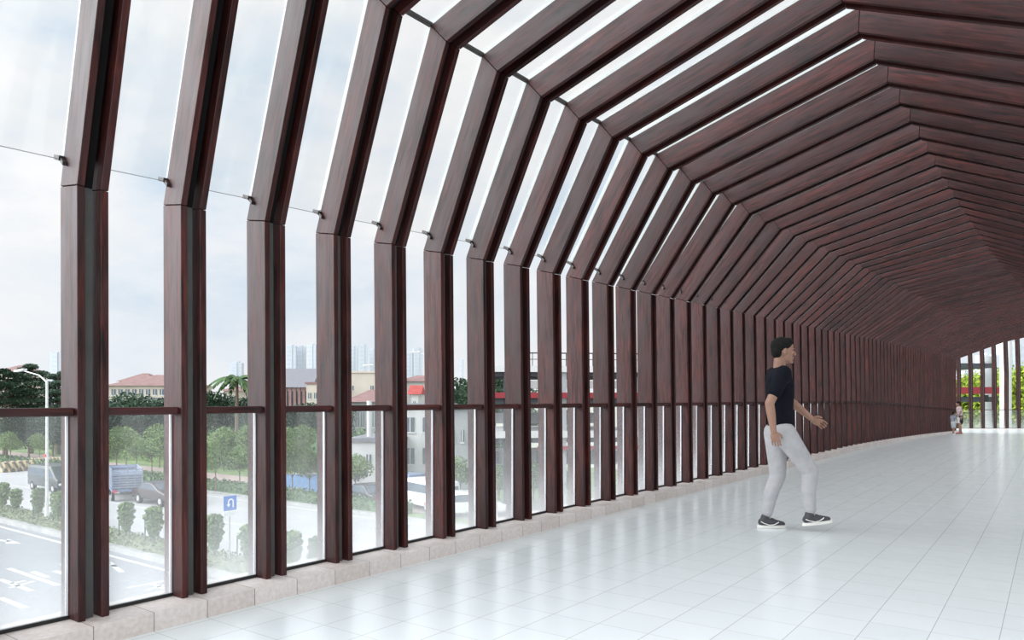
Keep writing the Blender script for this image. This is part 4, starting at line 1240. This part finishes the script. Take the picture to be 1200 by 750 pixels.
def small_person(px, t, zfoot, h, rz, label, top, bottom, shoec, skirt, arms, hairlen, lean=0.0, bag=False):
    p = at_depth(px, HZ, t); root = empty('person', (p.x, p.y, zfoot), rz, label, 'person'); s = h / 1.6
    def q(x, y, z): return V((x + lean * max(0, z - .8), y, z)) * s
    b = MB()
    b.capsule(q(0, 0, .85), q(0, 0, 1.0), .115 * s, .10 * s, 14, .75, V((1, 0, 0))); b.capsule(q(0, 0, 1.0), q(0, 0, 1.2), .10 * s, .12 * s, 14, .75, V((1, 0, 0)))
    b.capsule(q(0, .12, 1.28), q(0, -.12, 1.28), .06 * s, .06 * s, 12); b.capsule(q(0, 0, 1.3), q(.01, 0, 1.42), .05 * s, .045 * s, 12)
    head(b, q(.03, 0, 1.49), .93 * s)
    for sg in (1, -1):
        x = .07 * sg
        b.capsule(q(0, .08 * sg, .83), q(x * .6 + .02, .08 * sg, .45), .075 * s, .05 * s, 14); b.capsule(q(x * .6 + .02, .08 * sg, .45), q(x, .08 * sg, .08), .05 * s, .032 * s, 14)
        b.capsule(q(x, .08 * sg, .05), q(x + .13, .08 * sg, .03), .035 * s, .028 * s, 10)
    for sg, (e, w_) in zip((1, -1), arms):
        b.capsule(q(0, .16 * sg, 1.28), q(*e), .045 * s, .035 * s, 12); b.capsule(q(*e), q(*w_), .035 * s, .024 * s, 12)
        d = q(*w_) - q(*e); hand(b, q(*w_), d, V((0, -sg, 0)), s * .95, sg)
    remesh(b.build('body', M['skin'], root), .008 * s, 3)
    c_ = MB(); c_.capsule(q(0, 0, .92), q(0, 0, 1.22), .135 * s, .14 * s, 16, .8, V((1, 0, 0))); c_.capsule(q(0, .13, 1.28), q(0, -.13, 1.28), .072 * s, .072 * s, 14)
    for sg, (e, w_) in zip((1, -1), arms): c_.capsule(q(0, .16 * sg, 1.28), q(0, .16 * sg, 1.28).lerp(q(*e), .5), .06 * s, .055 * s, 12)
    remesh(c_.build('top', M[top], root), .012 * s, 3)
    c_ = MB(); c_.capsule(q(0, 0, .84), q(0, 0, .93), .14 * s, .13 * s, 16, .85, V((1, 0, 0)))
    if skirt: c_.capsule(q(.01, 0, .60), q(0, 0, .84), .155 * s, .14 * s, 16, .85, V((1, 0, 0)))
    else:
        for sg in (1, -1): c_.capsule(q(0, .08 * sg, .83), q(.03 + .02 * sg, .08 * sg, .50), .10 * s, .08 * s, 14)
    remesh(c_.build('skirt' if skirt else 'shorts', M[bottom], root), .012 * s, 3)
    c_ = MB(); c_.ball(q(.01, 0, 1.53), .098 * s, .082 * s, .088 * s, 18, 12); c_.ball(q(-.04, 0, 1.49), .06 * s, .072 * s, (.09 + hairlen) * s, 16, 10)
    remesh(c_.build('hair', M['hair'], root), .010 * s, 2)
    for sg in (1, -1):
        c_ = MB(); x = .07 * sg; c_.capsule(q(x - .02, .08 * sg, .035), q(x + .15, .08 * sg, .028), .044 * s, .036 * s, 12, .8, V((0, 0, 1))); c_.build('shoe', M[shoec], root, smooth=True)
    return root


zw = drop(38.0)
small_person(1125.5, 33.4, drop(38.9), 1.47, TH + PI * .95, 'woman in pale floral top and black skirt with the child at the far end', 'blouse', 'skirt', 'redshoe', True,
             (((.05, .24, 1.05), (.18, .22, .90)), ((.06, -.22, 1.03), (.22, -.12, .95))), .0, lean=.12)
small_person(1117.2, 31.8, drop(37.0), 0.98, TH + .4, 'small child in a grey top and pale shorts beside the woman at the far end', 'childtop', 'childpants', 'bag', False,
             (((.03, .22, 1.05), (.10, .20, .85)), ((.04, -.22, 1.05), (.12, -.20, .86))), .0)
# the bag at the woman's hip
p = at_depth(1121.3, 491.5, 33.0); bo = empty('shopping_bag', (p.x, p.y, p.z - .17), TH, 'small white bag hanging from the woman at her hip', 'bag')
bevel(MB().box(-.11, .11, -.04, .04, 0, .26).build('bag_body', M['bag'], bo), .02, 2)
MB().tube((-.08, 0, .25), (-.03, 0, .42), .008, .008, 6).tube((.08, 0, .25), (.03, 0, .42), .008, .008, 6).tube((-.03, 0, .42), (.03, 0, .42), .008, .008, 6).build('handle', M['bag'], bo)

# ------------------------------------------------------------------ sky: bright overcast, plus unseen glow lobes added behind the camera to light ribs and floor
w = bpy.data.worlds.new('sky'); SC.world = w; w.use_nodes = True; nt = w.node_tree; L = nt.links.new
bgn = nt.nodes['Background']
tc = N(nt, 'ShaderNodeTexCoord')
mp = N(nt, 'ShaderNodeMapping'); mp.inputs['Scale'].default_value = (1.0, 1.0, 2.1); L(tc.outputs['Generated'], mp.inputs['Vector'])
n1 = N(nt, 'ShaderNodeTexNoise', i_Scale=2.6, i_Detail=7.0, i_Roughness=0.55, i_Distortion=0.3); L(mp.outputs[0], n1.inputs['Vector'])
n2 = N(nt, 'ShaderNodeTexNoise', i_Scale=7.5, i_Detail=6.0, i_Roughness=0.6); L(mp.outputs[0], n2.inputs['Vector'])
cl = mth(nt, 'ADD', mth(nt, 'MULTIPLY', n1.outputs['Fac'], .72), mth(nt, 'MULTIPLY', n2.outputs['Fac'], .28))
cr = ramp(nt, [(0.38, (0.66, 0.78, 0.90)), (0.45, (0.80, 0.87, 0.945)), (0.52, (0.90, 0.93, 0.965)), (0.60, (1.0, 1.0, 1.0))])
L(cl, cr.inputs['Fac'])
sx = N(nt, 'ShaderNodeSeparateXYZ'); L(tc.outputs['Generated'], sx.inputs[0])
hzf = mth(nt, 'POWER', mth(nt, 'SUBTRACT', 1.0, mth(nt, 'MINIMUM', mth(nt, 'ABSOLUTE', sx.outputs[2]), 1.0)), 9.0)
mxh = N(nt, 'ShaderNodeMix', data_type='RGBA'); L(mth(nt, 'MULTIPLY', hzf, .75), mxh.inputs[0]); L(cr.outputs['Color'], mxh.inputs[6]); mxh.inputs[7].default_value = (.93, .95, .975, 1)
dt = N(nt, 'ShaderNodeVectorMath', operation='DOT_PRODUCT'); L(tc.outputs['Generated'], dt.inputs[0]); dt.inputs[1].default_value = Vector((-.66, -.66, .42)).normalized()
glow = mth(nt, 'MULTIPLY', mth(nt, 'POWER', mth(nt, 'MAXIMUM', mth(nt, 'MULTIPLY_ADD', dt.outputs['Value'], .5, .5), 0.0), 20.0), 10.0)
d2 = N(nt, 'ShaderNodeVectorMath', operation='DOT_PRODUCT'); L(tc.outputs['Generated'], d2.inputs[0]); d2.inputs[1].default_value = Vector((.35, -.75, .55)).normalized()
glow = mth(nt, 'ADD', glow, mth(nt, 'MULTIPLY', mth(nt, 'POWER', mth(nt, 'MAXIMUM', mth(nt, 'MULTIPLY_ADD', d2.outputs['Value'], .5, .5), 0.0), 3.0), 1.3))
L(mth(nt, 'ADD', glow, 0.87), bgn.inputs['Strength'])
L(mxh.outputs[2], bgn.inputs['Color'])

# ------------------------------------------------------------------ camera
cam = bpy.data.cameras.new('camera'); co = bpy.data.objects.new('camera', cam); C.objects.link(co)
co.location = (0, 0, H); co.rotation_euler = (PI / 2, 0, TH)
cam.sensor_width = 36; cam.lens = 36 * F / 1200; cam.shift_y = (HZ - 375) / 1200; cam.clip_start = 0.05; cam.clip_end = 3000
SC.camera = co
SC.view_settings.view_transform = 'Standard'; SC.view_settings.look = 'None'; SC.view_settings.gamma = 1; SC.view_settings.exposure = 0.13
SC.view_settings.use_curve_mapping = False
SC.cycles.max_bounces = 8; SC.cycles.diffuse_bounces = 4; SC.cycles.glossy_bounces = 4; SC.cycles.transparent_max_bounces = 24
SC.cycles.use_denoising = True
SC.cycles.sample_clamp_indirect = 3
